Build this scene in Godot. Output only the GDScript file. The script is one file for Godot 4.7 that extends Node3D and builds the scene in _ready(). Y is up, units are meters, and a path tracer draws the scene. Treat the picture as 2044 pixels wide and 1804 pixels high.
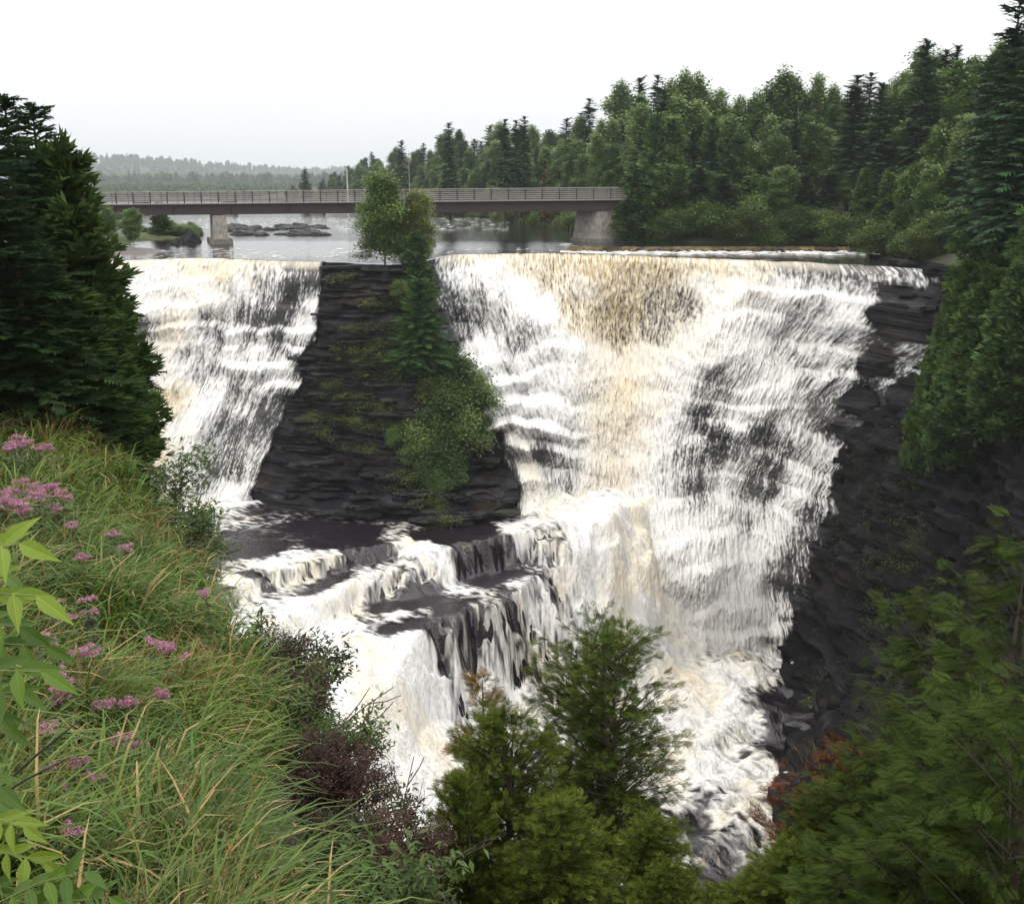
extends Node3D
# A wide river dropping over a shale ledge on both sides of a rock island, seen from a grassy bluff.
# Pixel figures below are read off the photograph at 2044 x 1804; ray() turns one into a direction and a level, a wall or a depth gives the distance.

const LENS := 2050.0
const TILT := 0.25168
const EYE := Vector3(0, 6.5, 0)
const FOAM := Color(0.9, 0.9, 0.895)
const CREAM := Color(0.88, 0.78, 0.59)
const TEA := Color(0.36, 0.25, 0.1)

var sun: DirectionalLight3D
var names := {}


func _ready() -> void:
	camera_and_light()
	make_materials()
	wall_shape()
	basin_shape()
	build_falls()
	build_basin()
	build_river()
	build_side_cliff()
	build_mist()
	build_banks()
	build_bridge()
	make_templates()
	build_forest()
	build_island_plants()
	build_gorge_trees()
	build_meadow()
	build_near_plants()


func camera_and_light() -> void:
	var cam := Camera3D.new()
	cam.name = "camera"
	add_child(cam)
	cam.position = EYE
	cam.rotation.x = -TILT
	cam.fov = rad_to_deg(2.0 * atan(902.0 / LENS))
	cam.near = 0.1
	cam.far = 9000.0
	cam.current = true
	var sky := ProceduralSkyMaterial.new()      # an overcast sky: three times as bright overhead as at the horizon
	sky.sky_top_color = Color(1.0, 1.0, 1.0)
	sky.sky_horizon_color = Color(0.325, 0.33, 0.334).linear_to_srgb()
	sky.sky_curve = 0.6
	sky.ground_bottom_color = Color(0.2, 0.2, 0.2)
	sky.ground_horizon_color = Color(0.325, 0.33, 0.334).linear_to_srgb()
	sky.ground_curve = 0.1
	sky.sun_angle_max = 1.0
	var env := Environment.new()
	env.background_mode = Environment.BG_SKY
	env.sky = Sky.new()
	env.sky.sky_material = sky
	env.background_energy_multiplier = 1.0
	env.tonemap_mode = Environment.TONE_MAPPER_LINEAR
	env.tonemap_exposure = 2.85
	env.fog_enabled = true
	env.fog_density = 0.0002
	env.fog_light_color = Color(0.93, 0.96, 0.98)
	env.volumetric_fog_enabled = true
	env.volumetric_fog_density = 0.0
	env.sdfgi_enabled = true
	env.ssao_enabled = true
	env.ssil_enabled = true
	var world := WorldEnvironment.new()
	world.name = "world"
	world.environment = env
	add_child(world)
	sun = DirectionalLight3D.new()
	sun.name = "sun"
	sun.light_energy = 0.2
	sun.light_angular_distance = 30.0
	sun.light_color = Color(1.0, 0.97, 0.92)
	sun.shadow_enabled = true
	sun.rotation_degrees = Vector3(-58, -25, 0)
	add_child(sun)


# ---------- positions ----------

func ray(px: float, py: float) -> Vector3:
	var v := (902.0 - py) / LENS
	var z := cos(TILT) + v * sin(TILT)
	return Vector3((px - 1022.0) / LENS / z, (-sin(TILT) + v * cos(TILT)) / z, -1.0)


func spot(px: float, py: float, depth: float) -> Vector3:
	return EYE + ray(px, py) * depth


func on_level(px: float, py: float, level: float) -> Vector3:
	var r := ray(px, py)
	return EYE + r * ((level - EYE.y) / r.y)


class Spline:     # a thin plate through scattered heights
	var xs := PackedFloat64Array()
	var ys := PackedFloat64Array()
	var w := PackedFloat64Array()
	func _init(points: Array, stiff := 0.0) -> void:
		var n := points.size()
		var m := n + 3
		var a: Array[PackedFloat64Array] = []
		for p in points:
			xs.append(p.x)
			ys.append(p.y)
		for i in m:
			var row := PackedFloat64Array()
			row.resize(m + 1)
			if i < n:
				for j in n:
					row[j] = kernel(xs[i] - xs[j], ys[i] - ys[j])
				row[i] = stiff
				row[n] = 1.0
				row[n + 1] = xs[i]
				row[n + 2] = ys[i]
				row[m] = points[i].z
			else:
				for j in n:
					row[j] = [1.0, xs[j], ys[j]][i - n]
			a.append(row)
		for k in m:
			var best := k
			for i in range(k + 1, m):
				if absf(a[i][k]) > absf(a[best][k]):
					best = i
			var swap := a[k]
			a[k] = a[best]
			a[best] = swap
			for i in range(k + 1, m):
				var f := a[i][k] / a[k][k]
				if f != 0.0:
					for j in range(k, m + 1):
						a[i][j] -= f * a[k][j]
		w.resize(m)
		for k in range(m - 1, -1, -1):
			var s := a[k][m]
			for j in range(k + 1, m):
				s -= a[k][j] * w[j]
			w[k] = s / a[k][k]
	func kernel(x: float, y: float) -> float:
		var r := x * x + y * y
		return 0.0 if r < 1e-9 else r * log(r)
	func at(x: float, y: float) -> float:
		var n := xs.size()
		var s := w[n] + w[n + 1] * x + w[n + 2] * y
		for i in n:
			var dx := x - xs[i]
			var dy := y - ys[i]
			var r := dx * dx + dy * dy
			if r > 1e-9:
				s += w[i] * r * log(r)
		return s


class Sheet:      # values on a regular grid, read between the knots
	var x0: float
	var y0: float
	var step: float
	var nx: int
	var ny: int
	var data := PackedFloat32Array()
	func _init(ax: float, ay: float, bx: float, by: float, s: float) -> void:
		x0 = ax
		y0 = ay
		step = s
		nx = int((bx - ax) / s) + 2
		ny = int((by - ay) / s) + 2
		data.resize(nx * ny)
	func fill(f: Callable) -> Sheet:
		for j in ny:
			for i in nx:
				data[j * nx + i] = f.call(x0 + i * step, y0 + j * step)
		return self
	func at(x: float, y: float) -> float:
		var fx := clampf((x - x0) / step, 0.0, nx - 1.001)
		var fy := clampf((y - y0) / step, 0.0, ny - 1.001)
		var i := int(fx)
		var j := int(fy)
		fx -= i
		fy -= j
		var k := j * nx + i
		return lerpf(lerpf(data[k], data[k + 1], fx), lerpf(data[k + nx], data[k + nx + 1], fx), fy)


func nearest_mix(points: Array, x: float, y: float, sharp := 2.0) -> Vector2:   # points are Vector4(x, y, first, second)
	var s := 0.0
	var a := 0.0
	var b := 0.0
	for p: Vector4 in points:
		var r := (p.x - x) * (p.x - x) + (p.y - y) * (p.y - y) + 0.05
		var q := 1.0 / pow(r, sharp)
		s += q
		a += p.z * q
		b += p.w * q
	return Vector2(a / s, b / s)


func noise(seed_: int, period: float, octaves := 3, ridged := false) -> FastNoiseLite:
	var n := FastNoiseLite.new()
	n.seed = seed_
	n.noise_type = FastNoiseLite.TYPE_SIMPLEX_SMOOTH
	n.frequency = 1.0 / period
	n.fractal_type = FastNoiseLite.FRACTAL_RIDGED if ridged else FastNoiseLite.FRACTAL_FBM
	n.fractal_octaves = octaves
	return n


# ---------- meshes ----------

func put(o: Node3D, called: String, parent: Node = self) -> Node3D:
	if parent == self:
		var k: int = names.get(called, 0)
		names[called] = k + 1
		o.name = called if k == 0 else "%s_%03d" % [called, k]
		add_child(o)
	else:
		o.name = called
		parent.add_child(o, true)
	return o


func tag(o: Node3D, label: String, category := "", group := "", kind := "") -> Node3D:
	o.set_meta("label", label)
	if category:
		o.set_meta("category", category)
	if group:
		o.set_meta("group", group)
	if kind:
		o.set_meta("kind", kind)
	return o


func inst(mesh: Mesh, called: String, m: Material, parent: Node = self) -> MeshInstance3D:
	var o := MeshInstance3D.new()
	o.mesh = mesh
	if m:
		o.material_override = m
	put(o, called, parent)
	return o


func copy_of(o: Node3D, called: String) -> Node3D:
	var c: Node3D = o.duplicate()
	put(c, called)
	return c


class Batch:      # triangles gathered from shapes that are moved, turned and tinted
	var v := PackedVector3Array()
	var n := PackedVector3Array()
	var c := PackedColorArray()
	func add(shape: Array, t: Transform3D, tint: Color) -> void:
		v.append_array(t * (shape[0] as PackedVector3Array))
		n.append_array(Transform3D(t.basis.orthonormalized(), Vector3.ZERO) * (shape[1] as PackedVector3Array))
		var k := PackedColorArray()
		k.resize(shape[0].size())
		k.fill(tint)
		c.append_array(k)
	func tri(a: Vector3, b: Vector3, d: Vector3, tint: Color) -> void:
		var nn := (d - a).cross(b - a).normalized()
		v.append_array(PackedVector3Array([a, b, d]))
		n.append_array(PackedVector3Array([nn, nn, nn]))
		c.append_array(PackedColorArray([tint, tint, tint]))
	func quad(a: Vector3, b: Vector3, d: Vector3, e: Vector3, tint: Color) -> void:
		tri(a, b, d, tint)
		tri(a, d, e, tint)
	func box(at: Vector3, size: Vector3, tint: Color, turn := Basis.IDENTITY) -> void:
		var h := size / 2.0
		var p: Array[Vector3] = []
		for i in 8:
			p.append(at + turn * Vector3(h.x if i & 1 else -h.x, h.y if i & 2 else -h.y, h.z if i & 4 else -h.z))
		for f in [[0, 2, 3, 1], [4, 5, 7, 6], [0, 4, 6, 2], [1, 3, 7, 5], [2, 6, 7, 3], [0, 1, 5, 4]]:
			quad(p[f[3]], p[f[2]], p[f[1]], p[f[0]], tint)
	func tube(path: PackedVector3Array, radii: PackedFloat32Array, sides: int, tint: Color) -> void:
		var rings: Array[PackedVector3Array] = []
		var outs: Array[PackedVector3Array] = []
		for i in path.size():
			var along := (path[mini(i + 1, path.size() - 1)] - path[maxi(i - 1, 0)]).normalized()
			var side := along.cross(Vector3(0.31, 0.2, 0.93)).normalized()
			var other := along.cross(side)
			var ring := PackedVector3Array()
			var out := PackedVector3Array()
			for s in sides + 1:
				var a := TAU * s / sides
				var d := side * cos(a) + other * sin(a)
				out.append(d)
				ring.append(path[i] + d * radii[i])
			rings.append(ring)
			outs.append(out)
		for i in path.size() - 1:
			for s in sides:
				for q: Array in [[i, s], [i + 1, s], [i + 1, s + 1], [i, s], [i + 1, s + 1], [i, s + 1]]:
					v.append(rings[q[0]][q[1]])
					n.append(outs[q[0]][q[1]])
					c.append(tint)
	func mesh() -> ArrayMesh:
		var a := []
		a.resize(Mesh.ARRAY_MAX)
		a[Mesh.ARRAY_VERTEX] = v
		a[Mesh.ARRAY_NORMAL] = n
		a[Mesh.ARRAY_COLOR] = c
		var m := ArrayMesh.new()
		m.add_surface_from_arrays(Mesh.PRIMITIVE_TRIANGLES, a)
		return m


func shape_of(b: Batch) -> Array:
	return [b.v, b.n]


func grid_mesh(p: PackedVector3Array, nx: int, ny: int, c: PackedColorArray, upwards: bool, drop_clear := false) -> ArrayMesh:
	var n := PackedVector3Array()
	n.resize(p.size())
	for j in ny:
		var up := mini(j + 1, ny - 1) * nx
		var down := maxi(j - 1, 0) * nx
		for i in nx:
			var a := p[j * nx + mini(i + 1, nx - 1)] - p[j * nx + maxi(i - 1, 0)]
			var b := p[up + i] - p[down + i]
			n[j * nx + i] = (b.cross(a) if upwards else a.cross(b)).normalized()
	var f := PackedInt32Array()
	for j in ny - 1:
		for i in nx - 1:
			var k := j * nx + i
			if drop_clear and c[k].a + c[k + 1].a + c[k + nx].a + c[k + nx + 1].a < 0.02:
				continue
			if upwards:
				f.append_array(PackedInt32Array([k, k + 1, k + nx + 1, k, k + nx + 1, k + nx]))
			else:
				f.append_array(PackedInt32Array([k, k + nx, k + nx + 1, k, k + nx + 1, k + 1]))
	var a := []
	a.resize(Mesh.ARRAY_MAX)
	a[Mesh.ARRAY_VERTEX] = p
	a[Mesh.ARRAY_NORMAL] = n
	a[Mesh.ARRAY_COLOR] = c
	a[Mesh.ARRAY_INDEX] = f
	var m := ArrayMesh.new()
	m.add_surface_from_arrays(Mesh.PRIMITIVE_TRIANGLES, a)
	return m


func faceted(p: PackedVector3Array, nx: int, ny: int, c: PackedColorArray, skip: Callable) -> ArrayMesh:     # like grid_mesh, with every facet's own normal
	var v := PackedVector3Array()
	var n := PackedVector3Array()
	var k := PackedColorArray()
	for j in ny - 1:
		for i in nx - 1:
			var a := j * nx + i
			if skip.call(p[a]):
				continue
			var b := a + nx
			var q := (p[a + 1] - p[b]).cross(p[b + 1] - p[a]).normalized()
			v.append_array(PackedVector3Array([p[a], p[b], p[b + 1], p[a], p[b + 1], p[a + 1]]))
			n.append_array(PackedVector3Array([q, q, q, q, q, q]))
			k.append_array(PackedColorArray([c[a], c[b], c[b + 1], c[a], c[b + 1], c[a + 1]]))
	var m := []
	m.resize(Mesh.ARRAY_MAX)
	m[Mesh.ARRAY_VERTEX] = v
	m[Mesh.ARRAY_NORMAL] = n
	m[Mesh.ARRAY_COLOR] = k
	var o := ArrayMesh.new()
	o.add_surface_from_arrays(Mesh.PRIMITIVE_TRIANGLES, m)
	return o


# ---------- materials ----------

var M := {}

func plain(called: String, rough: float, c := Color.WHITE, vertex := true) -> StandardMaterial3D:
	var m := StandardMaterial3D.new()
	m.resource_name = called
	m.albedo_color = c
	m.roughness = rough
	m.vertex_color_use_as_albedo = vertex
	M[called] = m
	return m


func bumps(m: StandardMaterial3D, seed_: int, size: float, depth: float, octaves := 4, stretch := Vector3.ONE) -> void:
	var t := NoiseTexture2D.new()
	t.width = 512
	t.height = 512
	t.seamless = true
	t.noise = noise(seed_, 60.0, octaves)
	m.heightmap_enabled = true
	m.heightmap_texture = t
	m.heightmap_scale = depth
	m.uv1_triplanar = true
	m.uv1_world_triplanar = true
	m.uv1_scale = Vector3.ONE / size * stretch


func grain(m: StandardMaterial3D, seed_: int, lowest: float, period := 40.0, octaves := 5) -> void:
	var t := NoiseTexture2D.new()
	t.width = 512
	t.height = 512
	t.seamless = true
	t.noise = noise(seed_, period, octaves)
	var ramp := Gradient.new()
	ramp.set_color(0, Color(lowest, lowest, lowest).linear_to_srgb())
	ramp.set_color(1, Color.WHITE)
	ramp.set_offset(0, 0.22)
	ramp.set_offset(1, 0.78)
	t.color_ramp = ramp
	m.albedo_texture = t


func make_materials() -> void:
	var m := plain("wet_rock", 0.5)
	m.metallic_specular = 0.22
	bumps(m, 3, 6.0, 14.0, 5, Vector3(0.35, 1.6, 0.35))
	grain(m, 103, 0.3)
	m = plain("dry_rock", 0.8)
	grain(m, 104, 0.3)
	m.metallic_specular = 0.2
	bumps(m, 4, 6.0, 16.0, 5, Vector3(0.35, 1.6, 0.35))
	m = plain("foam", 0.75)
	m.transparency = BaseMaterial3D.TRANSPARENCY_ALPHA
	bumps(m, 8, 2.4, 16.0, 5, Vector3(1, 0.35, 1))
	grain(m, 108, 0.82, 14.0, 4)
	m.metallic_specular = 0.3
	m = plain("dark_water", 0.2)
	bumps(m, 5, 2.2, 3.0, 4)
	m = plain("river_water", 0.07)
	bumps(m, 6, 9.0, 2.2, 4, Vector3(0.5, 1, 1.6))
	m = plain("soil", 0.95)
	m = plain("concrete", 0.9)
	bumps(m, 7, 3.0, 1.0, 4, Vector3(1, 0.3, 1))
	grain(m, 107, 0.45)
	m = plain("steel", 0.7)
	m = plain("weathered_timber", 0.85)
	m = plain("bark", 0.9)
	m = plain("needles", 0.7, Color(0.88, 0.88, 0.88).linear_to_srgb())
	m.backlight_enabled = true
	m.backlight = Color(0.25, 0.25, 0.25).linear_to_srgb()
	m.metallic_specular = 0.18
	m = plain("leaves", 0.5, Color(0.95, 0.95, 0.95).linear_to_srgb())
	m.backlight_enabled = true
	m.backlight = Color(0.5, 0.5, 0.5).linear_to_srgb()
	m.metallic_specular = 0.4
	m = plain("petals", 0.8)
	m.backlight_enabled = true
	m.backlight = Color(0.4, 0.4, 0.4).linear_to_srgb()


# ---------- the wall that the river falls over: depth as a function of x and y ----------

var wall: Sheet
var thick: Sheet        # how much water runs over each place
var brown: Sheet        # how much of it is tea coloured
var smooth_: Sheet      # where no ledges show
var island: Sheet       # 1 on the rock between the two falls

func wall_shape() -> void:
	var at := []
	for p: Array in [
		[120, 525, 94], [230, 520, 96], [400, 515, 100], [520, 518, 97], [600, 522, 95], [300, 700, 91], [400, 700, 93], [520, 700, 93], [620, 640, 92], [320, 900, 86], [430, 900, 89], [520, 900, 88], [300, 1000, 83], [430, 1000, 86], [500, 1000, 86], [120, 800, 85], [100, 1050, 80], [400, 1250, 82],
		[650, 522, 95], [750, 525, 93], [850, 522, 95], [700, 700, 90], [850, 700, 90], [660, 800, 88], [850, 850, 86], [600, 900, 87], [960, 780, 90], [700, 980, 83], [850, 980, 82], [990, 900, 87], [1030, 960, 85.5], [600, 1010, 83], [850, 1060, 79], [1000, 1050, 80], [700, 1040, 80], [850, 1300, 76],
		[880, 508, 104], [1000, 505, 107], [1150, 505, 107], [960, 560, 100.5], [1040, 600, 98.5], [1110, 650, 97], [1165, 690, 96.5], [1480, 560, 95.5], [1420, 620, 95], [1365, 685, 95], [1300, 512, 102], [1400, 515, 99.5], [1550, 520, 96], [1700, 530, 91], [1800, 535, 88], [1890, 540, 84.5], [1250, 690, 101], [1190, 660, 102], [1340, 650, 99.5], [1100, 570, 104], [1250, 600, 102],
		[900, 660, 98], [930, 700, 95], [1100, 760, 94], [1000, 760, 93], [1040, 880, 88.5], [1120, 950, 88], [1250, 720, 98.5], [1250, 850, 94], [1250, 1000, 88.5], [1200, 1060, 84], [1300, 1060, 84], [1250, 1250, 82],
		[1400, 620, 96], [1400, 800, 91], [1400, 1000, 86.5], [1400, 1150, 82], [1450, 1300, 79], [1500, 700, 92], [1560, 850, 89], [1500, 870, 88], [1700, 700, 88.5], [1640, 830, 88], [1600, 1000, 85], [1560, 1200, 80.5], [1530, 1330, 77.5], [1680, 950, 84], [1800, 750, 83], [1640, 1150, 80], [1900, 700, 77], [1480, 1450, 77]]:
		var q := spot(p[0], p[1], p[2])
		at.append(Vector3(q.x, q.y, p[2]))
	var plate := Spline.new(at, 3.0)
	wall = Sheet.new(-56, -38, 44, 2, 1.0).fill(func(x, y): return plate.at(x, y))
	var w: Array = []
	for p: Array in [
		[215, 540, 95, 10], [300, 535, 92, 15], [330, 520, 85, 30], [400, 530, 80, 60], [450, 535, 75, 75], [500, 540, 55, 40], [560, 540, 42, 10], [600, 560, 25, 0], [617, 600, 70, 0], [615, 650, 60, 0], [628, 560, 30, 0], [618, 540, 60, 0],
		[250, 600, 95, 10], [330, 590, 75, 20], [400, 590, 95, 20], [440, 600, 90, 20], [480, 580, 75, 0], [540, 580, 32, 0], [580, 600, 22, 0], [280, 660, 50, 0], [330, 670, 100, 50], [370, 650, 100, 50], [410, 650, 50, 0], [440, 680, 45, 0], [490, 640, 45, 0], [540, 650, 32, 0], [590, 670, 35, 0],
		[300, 760, 95, 20], [340, 800, 100, 80], [390, 720, 60, 0], [420, 760, 40, 0], [470, 740, 50, 0], [520, 740, 50, 0], [570, 750, 45, 0], [320, 900, 100, 70], [360, 860, 95, 20], [400, 830, 60, 0], [460, 850, 42, 0], [510, 840, 40, 0], [545, 830, 40, 0], [340, 980, 100, 40], [375, 930, 70, 0], [420, 950, 30, 0], [470, 950, 25, 0], [500, 920, 45, 0], [515, 890, 55, 0], [480, 985, 70, 0], [430, 1000, 60, 0],
		[672, 545, -60, 0], [662, 600, -60, 0], [655, 650, -60, 0], [640, 720, -60, 0], [612, 820, -60, 0], [580, 870, -60, 0], [550, 930, -60, 0], [530, 1000, -60, 0], [750, 560, -60, 0], [750, 700, -60, 0], [700, 900, -60, 0], [800, 1000, -60, 0], [640, 1000, -60, 0], [850, 560, -60, 0], [850, 640, -60, 0], [885, 720, -60, 0], [915, 780, -60, 0], [980, 890, -60, 0], [1010, 970, -60, 0], [900, 900, -60, 0], [1000, 1040, -40, 0],
		[885, 540, 45, 0], [895, 600, 22, 0], [890, 650, 15, 0], [930, 560, 60, 0], [960, 600, 45, 0], [940, 650, 20, 0], [990, 600, 65, 0], [1000, 650, 50, 0], [960, 530, 80, 10], [1040, 590, 92, 10], [1060, 650, 50, 0], [1090, 620, 85, 0], [1120, 680, 65, 0], [1100, 720, 50, 0], [1150, 690, 80, 10], [1030, 690, 35, 0],
		[950, 508, 70, 70], [1050, 520, 62, 70], [1100, 560, 56, 70], [1140, 610, 54, 70], [1180, 530, 66, 100], [1250, 530, 66, 100], [1250, 620, 56, 100], [1110, 530, 60, 80], [1150, 650, 52, 70], [1200, 640, 52, 85], [1320, 540, 55, 85], [1320, 620, 42, 50], [1370, 600, 40, 40], [1300, 670, 45, 50], [1230, 670, 45, 80], [1160, 570, 72, 40], [1380, 530, 65, 80],
		[1400, 560, 92, 20], [1420, 520, 80, 90], [1450, 600, 96, 20], [1500, 540, 85, 60], [1490, 580, 80, 20], [1540, 570, 90, 10], [1512, 530, 55, 80], [1560, 527, 45, 20], [1600, 532, 40, 0], [1580, 580, 62, 0], [1640, 540, 42, 0], [1650, 590, 62, 0], [1700, 545, 32, 0], [1715, 580, 55, 0], [1600, 640, 80, 0], [1680, 650, 70, 0],
		[1745, 545, 32, 0], [1775, 545, 24, 0], [1810, 548, 18, 0], [1770, 580, -10, 0], [1755, 620, -40, 0], [1735, 720, -40, 0], [1715, 800, -40, 0], [1800, 600, -50, 0], [1795, 690, 26, 0], [1778, 725, 34, 0], [1762, 765, 40, 0], [1745, 820, 38, 0], [1715, 860, 34, 0], [1800, 850, -30, 0], [1690, 700, 62, 0], [1660, 760, 60, 0], [1640, 830, 45, 0], [1680, 860, 0, 0],
		[945, 710, 88, 0], [1000, 750, 72, 0], [1050, 740, 82, 0], [1090, 790, 72, 0], [1040, 820, 55, 0], [1100, 850, 68, 0], [1080, 900, 52, 0], [1120, 930, 60, 0], [1060, 930, 88, 50], [1065, 990, 80, 30], [990, 820, 80, 10], [1030, 880, 85, 30],
		[1200, 720, 100, 30], [1300, 710, 100, 30], [1250, 780, 100, 70], [1230, 850, 100, 60], [1220, 950, 100, 50], [1190, 1020, 100, 40], [1260, 900, 95, 30], [1300, 800, 100, 30], [1400, 700, 100, 20], [1450, 660, 100, 10], [1500, 640, 95, 0], [1550, 660, 80, 0], [1350, 750, 95, 10], [1400, 780, 50, 0], [1430, 760, 35, 0], [1410, 840, 18, 0], [1385, 900, 25, 0], [1435, 880, 20, 0], [1350, 850, 70, 0], [1320, 950, 60, 0], [1290, 1000, 75, 0], [1390, 970, 30, 0],
		[1480, 740, 75, 0], [1565, 705, 48, 0], [1520, 780, 78, 0], [1462, 950, 85, 0], [1480, 830, 80, 0], [1512, 870, 22, 0], [1500, 960, 38, 0], [1550, 890, 25, 0], [1535, 970, 25, 0], [1580, 830, 58, 0], [1600, 780, 60, 0], [1620, 900, 55, 0], [1600, 950, 78, 0], [1565, 1010, 90, 0], [1640, 950, 32, 0], [1690, 890, 25, 0], [1660, 910, 35, 0], [1490, 1050, 42, 0], [1450, 1050, 88, 0], [1420, 1120, 85, 0], [1515, 1080, 92, 0], [1545, 1050, 55, 0], [1600, 1030, 30, 0], [1635, 1010, 15, 0],
		[1480, 1150, 92, 0], [1495, 1230, 92, 0], [1535, 1130, 60, 0], [1560, 1200, 35, 0], [1590, 1115, 28, 0], [1615, 1130, 12, 0], [1595, 1200, 15, 0], [1450, 1200, 90, 0], [1400, 1070, 78, 0], [1340, 1040, 80, 0], [1380, 1200, 90, 0], [1540, 1280, 45, 0], [1500, 1300, 90, 0],
		[1690, 970, -40, 0], [1670, 1060, -40, 0], [1650, 1150, -40, 0], [1630, 1230, -40, 0], [1590, 1310, -40, 0], [1570, 1400, -40, 0], [1750, 950, -40, 0]]:
		var q := on_wall(p[0], p[1])
		w.append(Vector4(q.x, q.y, p[2] / 100.0, p[3] / 100.0))
	thick = Sheet.new(-52, -34, 44, 1, 0.5)
	brown = Sheet.new(-52, -34, 44, 1, 0.5)
	for j in thick.ny:
		for i in thick.nx:
			var m := nearest_mix(w, thick.x0 + i * 0.5, thick.y0 + j * 0.5)
			thick.data[j * thick.nx + i] = m.x
			brown.data[j * thick.nx + i] = m.y
	var calm: Array = []
	for p: Array in [[1150, 600, 1], [1250, 600, 1], [1350, 600, 1], [1000, 515, 0.9], [1100, 560, 1], [1380, 560, 0.95], [1420, 580, 0.7], [1250, 750, 0.85], [1230, 900, 0.85], [1300, 820, 0.8], [330, 800, 0.8], [440, 570, 0.6], [1500, 580, 0.5], [1000, 620, 0.8], [900, 600, 0.9], [950, 730, 0], [500, 700, 0], [1650, 700, 0], [1450, 900, 0.2], [1480, 1150, 0.4], [1050, 860, 0], [250, 650, 0.3], [750, 700, 0], [1080, 680, 0.5], [1400, 700, 0.75], [1480, 640, 0.6]]:
		var q := on_wall(p[0], p[1])
		calm.append(Vector4(q.x, q.y, p[2], 0))
	smooth_ = Sheet.new(-52, -34, 44, 1, 1.0).fill(func(x, y): return nearest_mix(calm, x, y).x)


func on_wall(px: float, py: float) -> Vector3:
	var d := 92.0
	for k in 8:
		var q := spot(px, py, d)
		d = wall.at(q.x, q.y)
	return spot(px, py, d)


var bend := noise(11, 22.0, 2)
var fine_ := noise(12, 5.0, 3)
var layers := noise(13, 3.0, 2)

func ledge(x: float, y: float) -> Vector2:      # (the height whose depth the wall takes here, how far up its step a place is)
	var s := 2.3
	var ph := (y + 2.2 * bend.get_noise_2d(x * 0.9, y * 1.1) + 1.3 * fine_.get_noise_2d(x * 0.5, y * 0.5) + 0.35 * layers.get_noise_2d(x * 0.7, y * 0.7)) / s
	var k := floorf(ph)
	var f := ph - k
	var keep := 0.45 + 0.55 * smoothstep(-0.35, 0.25, bend.get_noise_2d(x * 1.6 + 300.0, k * 37.0))
	return Vector2(y + (smoothstep(0.7, 1.0, f) - f) * s * keep, f * keep)


var lump := noise(15, 9.0, 3)

func boulder(x: float, y: float) -> float:
	return 1.7 * lump.get_noise_2d(x, y * 0.8) * smoothstep(0.0, -4.0, y)


func rock_depth(x: float, y: float, calm: float) -> float:
	var l := ledge(x, y)
	var d := wall.at(x, lerpf(l.x, y, calm))
	var course := floorf(y / 0.34 + 1.1 * bend.get_noise_2d(x * 0.7, 90.0))
	d -= 0.75 * layers.get_noise_2d(x * 0.4, course * 7.7) + boulder(x, y) + 0.6 * fine_.get_noise_2d(x * 0.8, y * 0.8)
	return d


func build_falls() -> void:
	var tone := noise(14, 7.0, 3)
	# bare rock: one sheet of ledges from bank to bank, then the two veils of water in front of it
	var dx := 0.28
	var dy := 0.125
	var nx := int(98.0 / dx)
	var ny := int(38.0 / dy)
	var p := PackedVector3Array()
	var c := PackedColorArray()
	p.resize(nx * ny)
	c.resize(nx * ny)
	for j in ny:
		for i in nx:
			var x := -55.0 + i * dx
			var y := -37.6 + j * dy
			var top := y > -0.12
			var d := rock_depth(x, minf(y, -0.12), smooth_.at(x, y) * 0.8)
			var k := j * nx + i
			p[k] = Vector3(x, minf(y, -0.12), -(d + 0.25 + 1.5 * smoothstep(0.0, 0.45, thick.at(x, y)) + (0.8 if top else 0.0)))
			var course := floorf(y / 0.34 + 1.1 * bend.get_noise_2d(x * 0.7, 90.0))
			var g := 0.014 + 0.008 * tone.get_noise_2d(x * 0.6, y * 2.0) + 0.1 * pow(maxf(0.0, layers.get_noise_2d(x * 0.22, course * 3.1)), 1.4)
			var rust := maxf(0.0, tone.get_noise_2d(x + 90.0, y * 1.5) - 0.15) * 0.05
			c[k] = Color(g * 1.0 + rust, g * 0.96 + rust * 0.55, g * 1.14 + rust * 0.2)
	var rock := inst(faceted(p, nx, ny, c, func(q: Vector3): return thick.at(q.x, q.y) > 0.9 or q.y < -33.5), "cliff", M.wet_rock)
	tag(rock, "dark layered shale cliff with stepped ledges that the river falls over", "cliff", "", "structure")
	slabs(rock)
	veil("waterfall", -50.0, -17.0, "white waterfall pouring down stepped ledges beyond the dark spruces")
	veil("waterfall", -10.5, 37.5, "broad amber and white waterfall plunging into the foaming chute")


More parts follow.
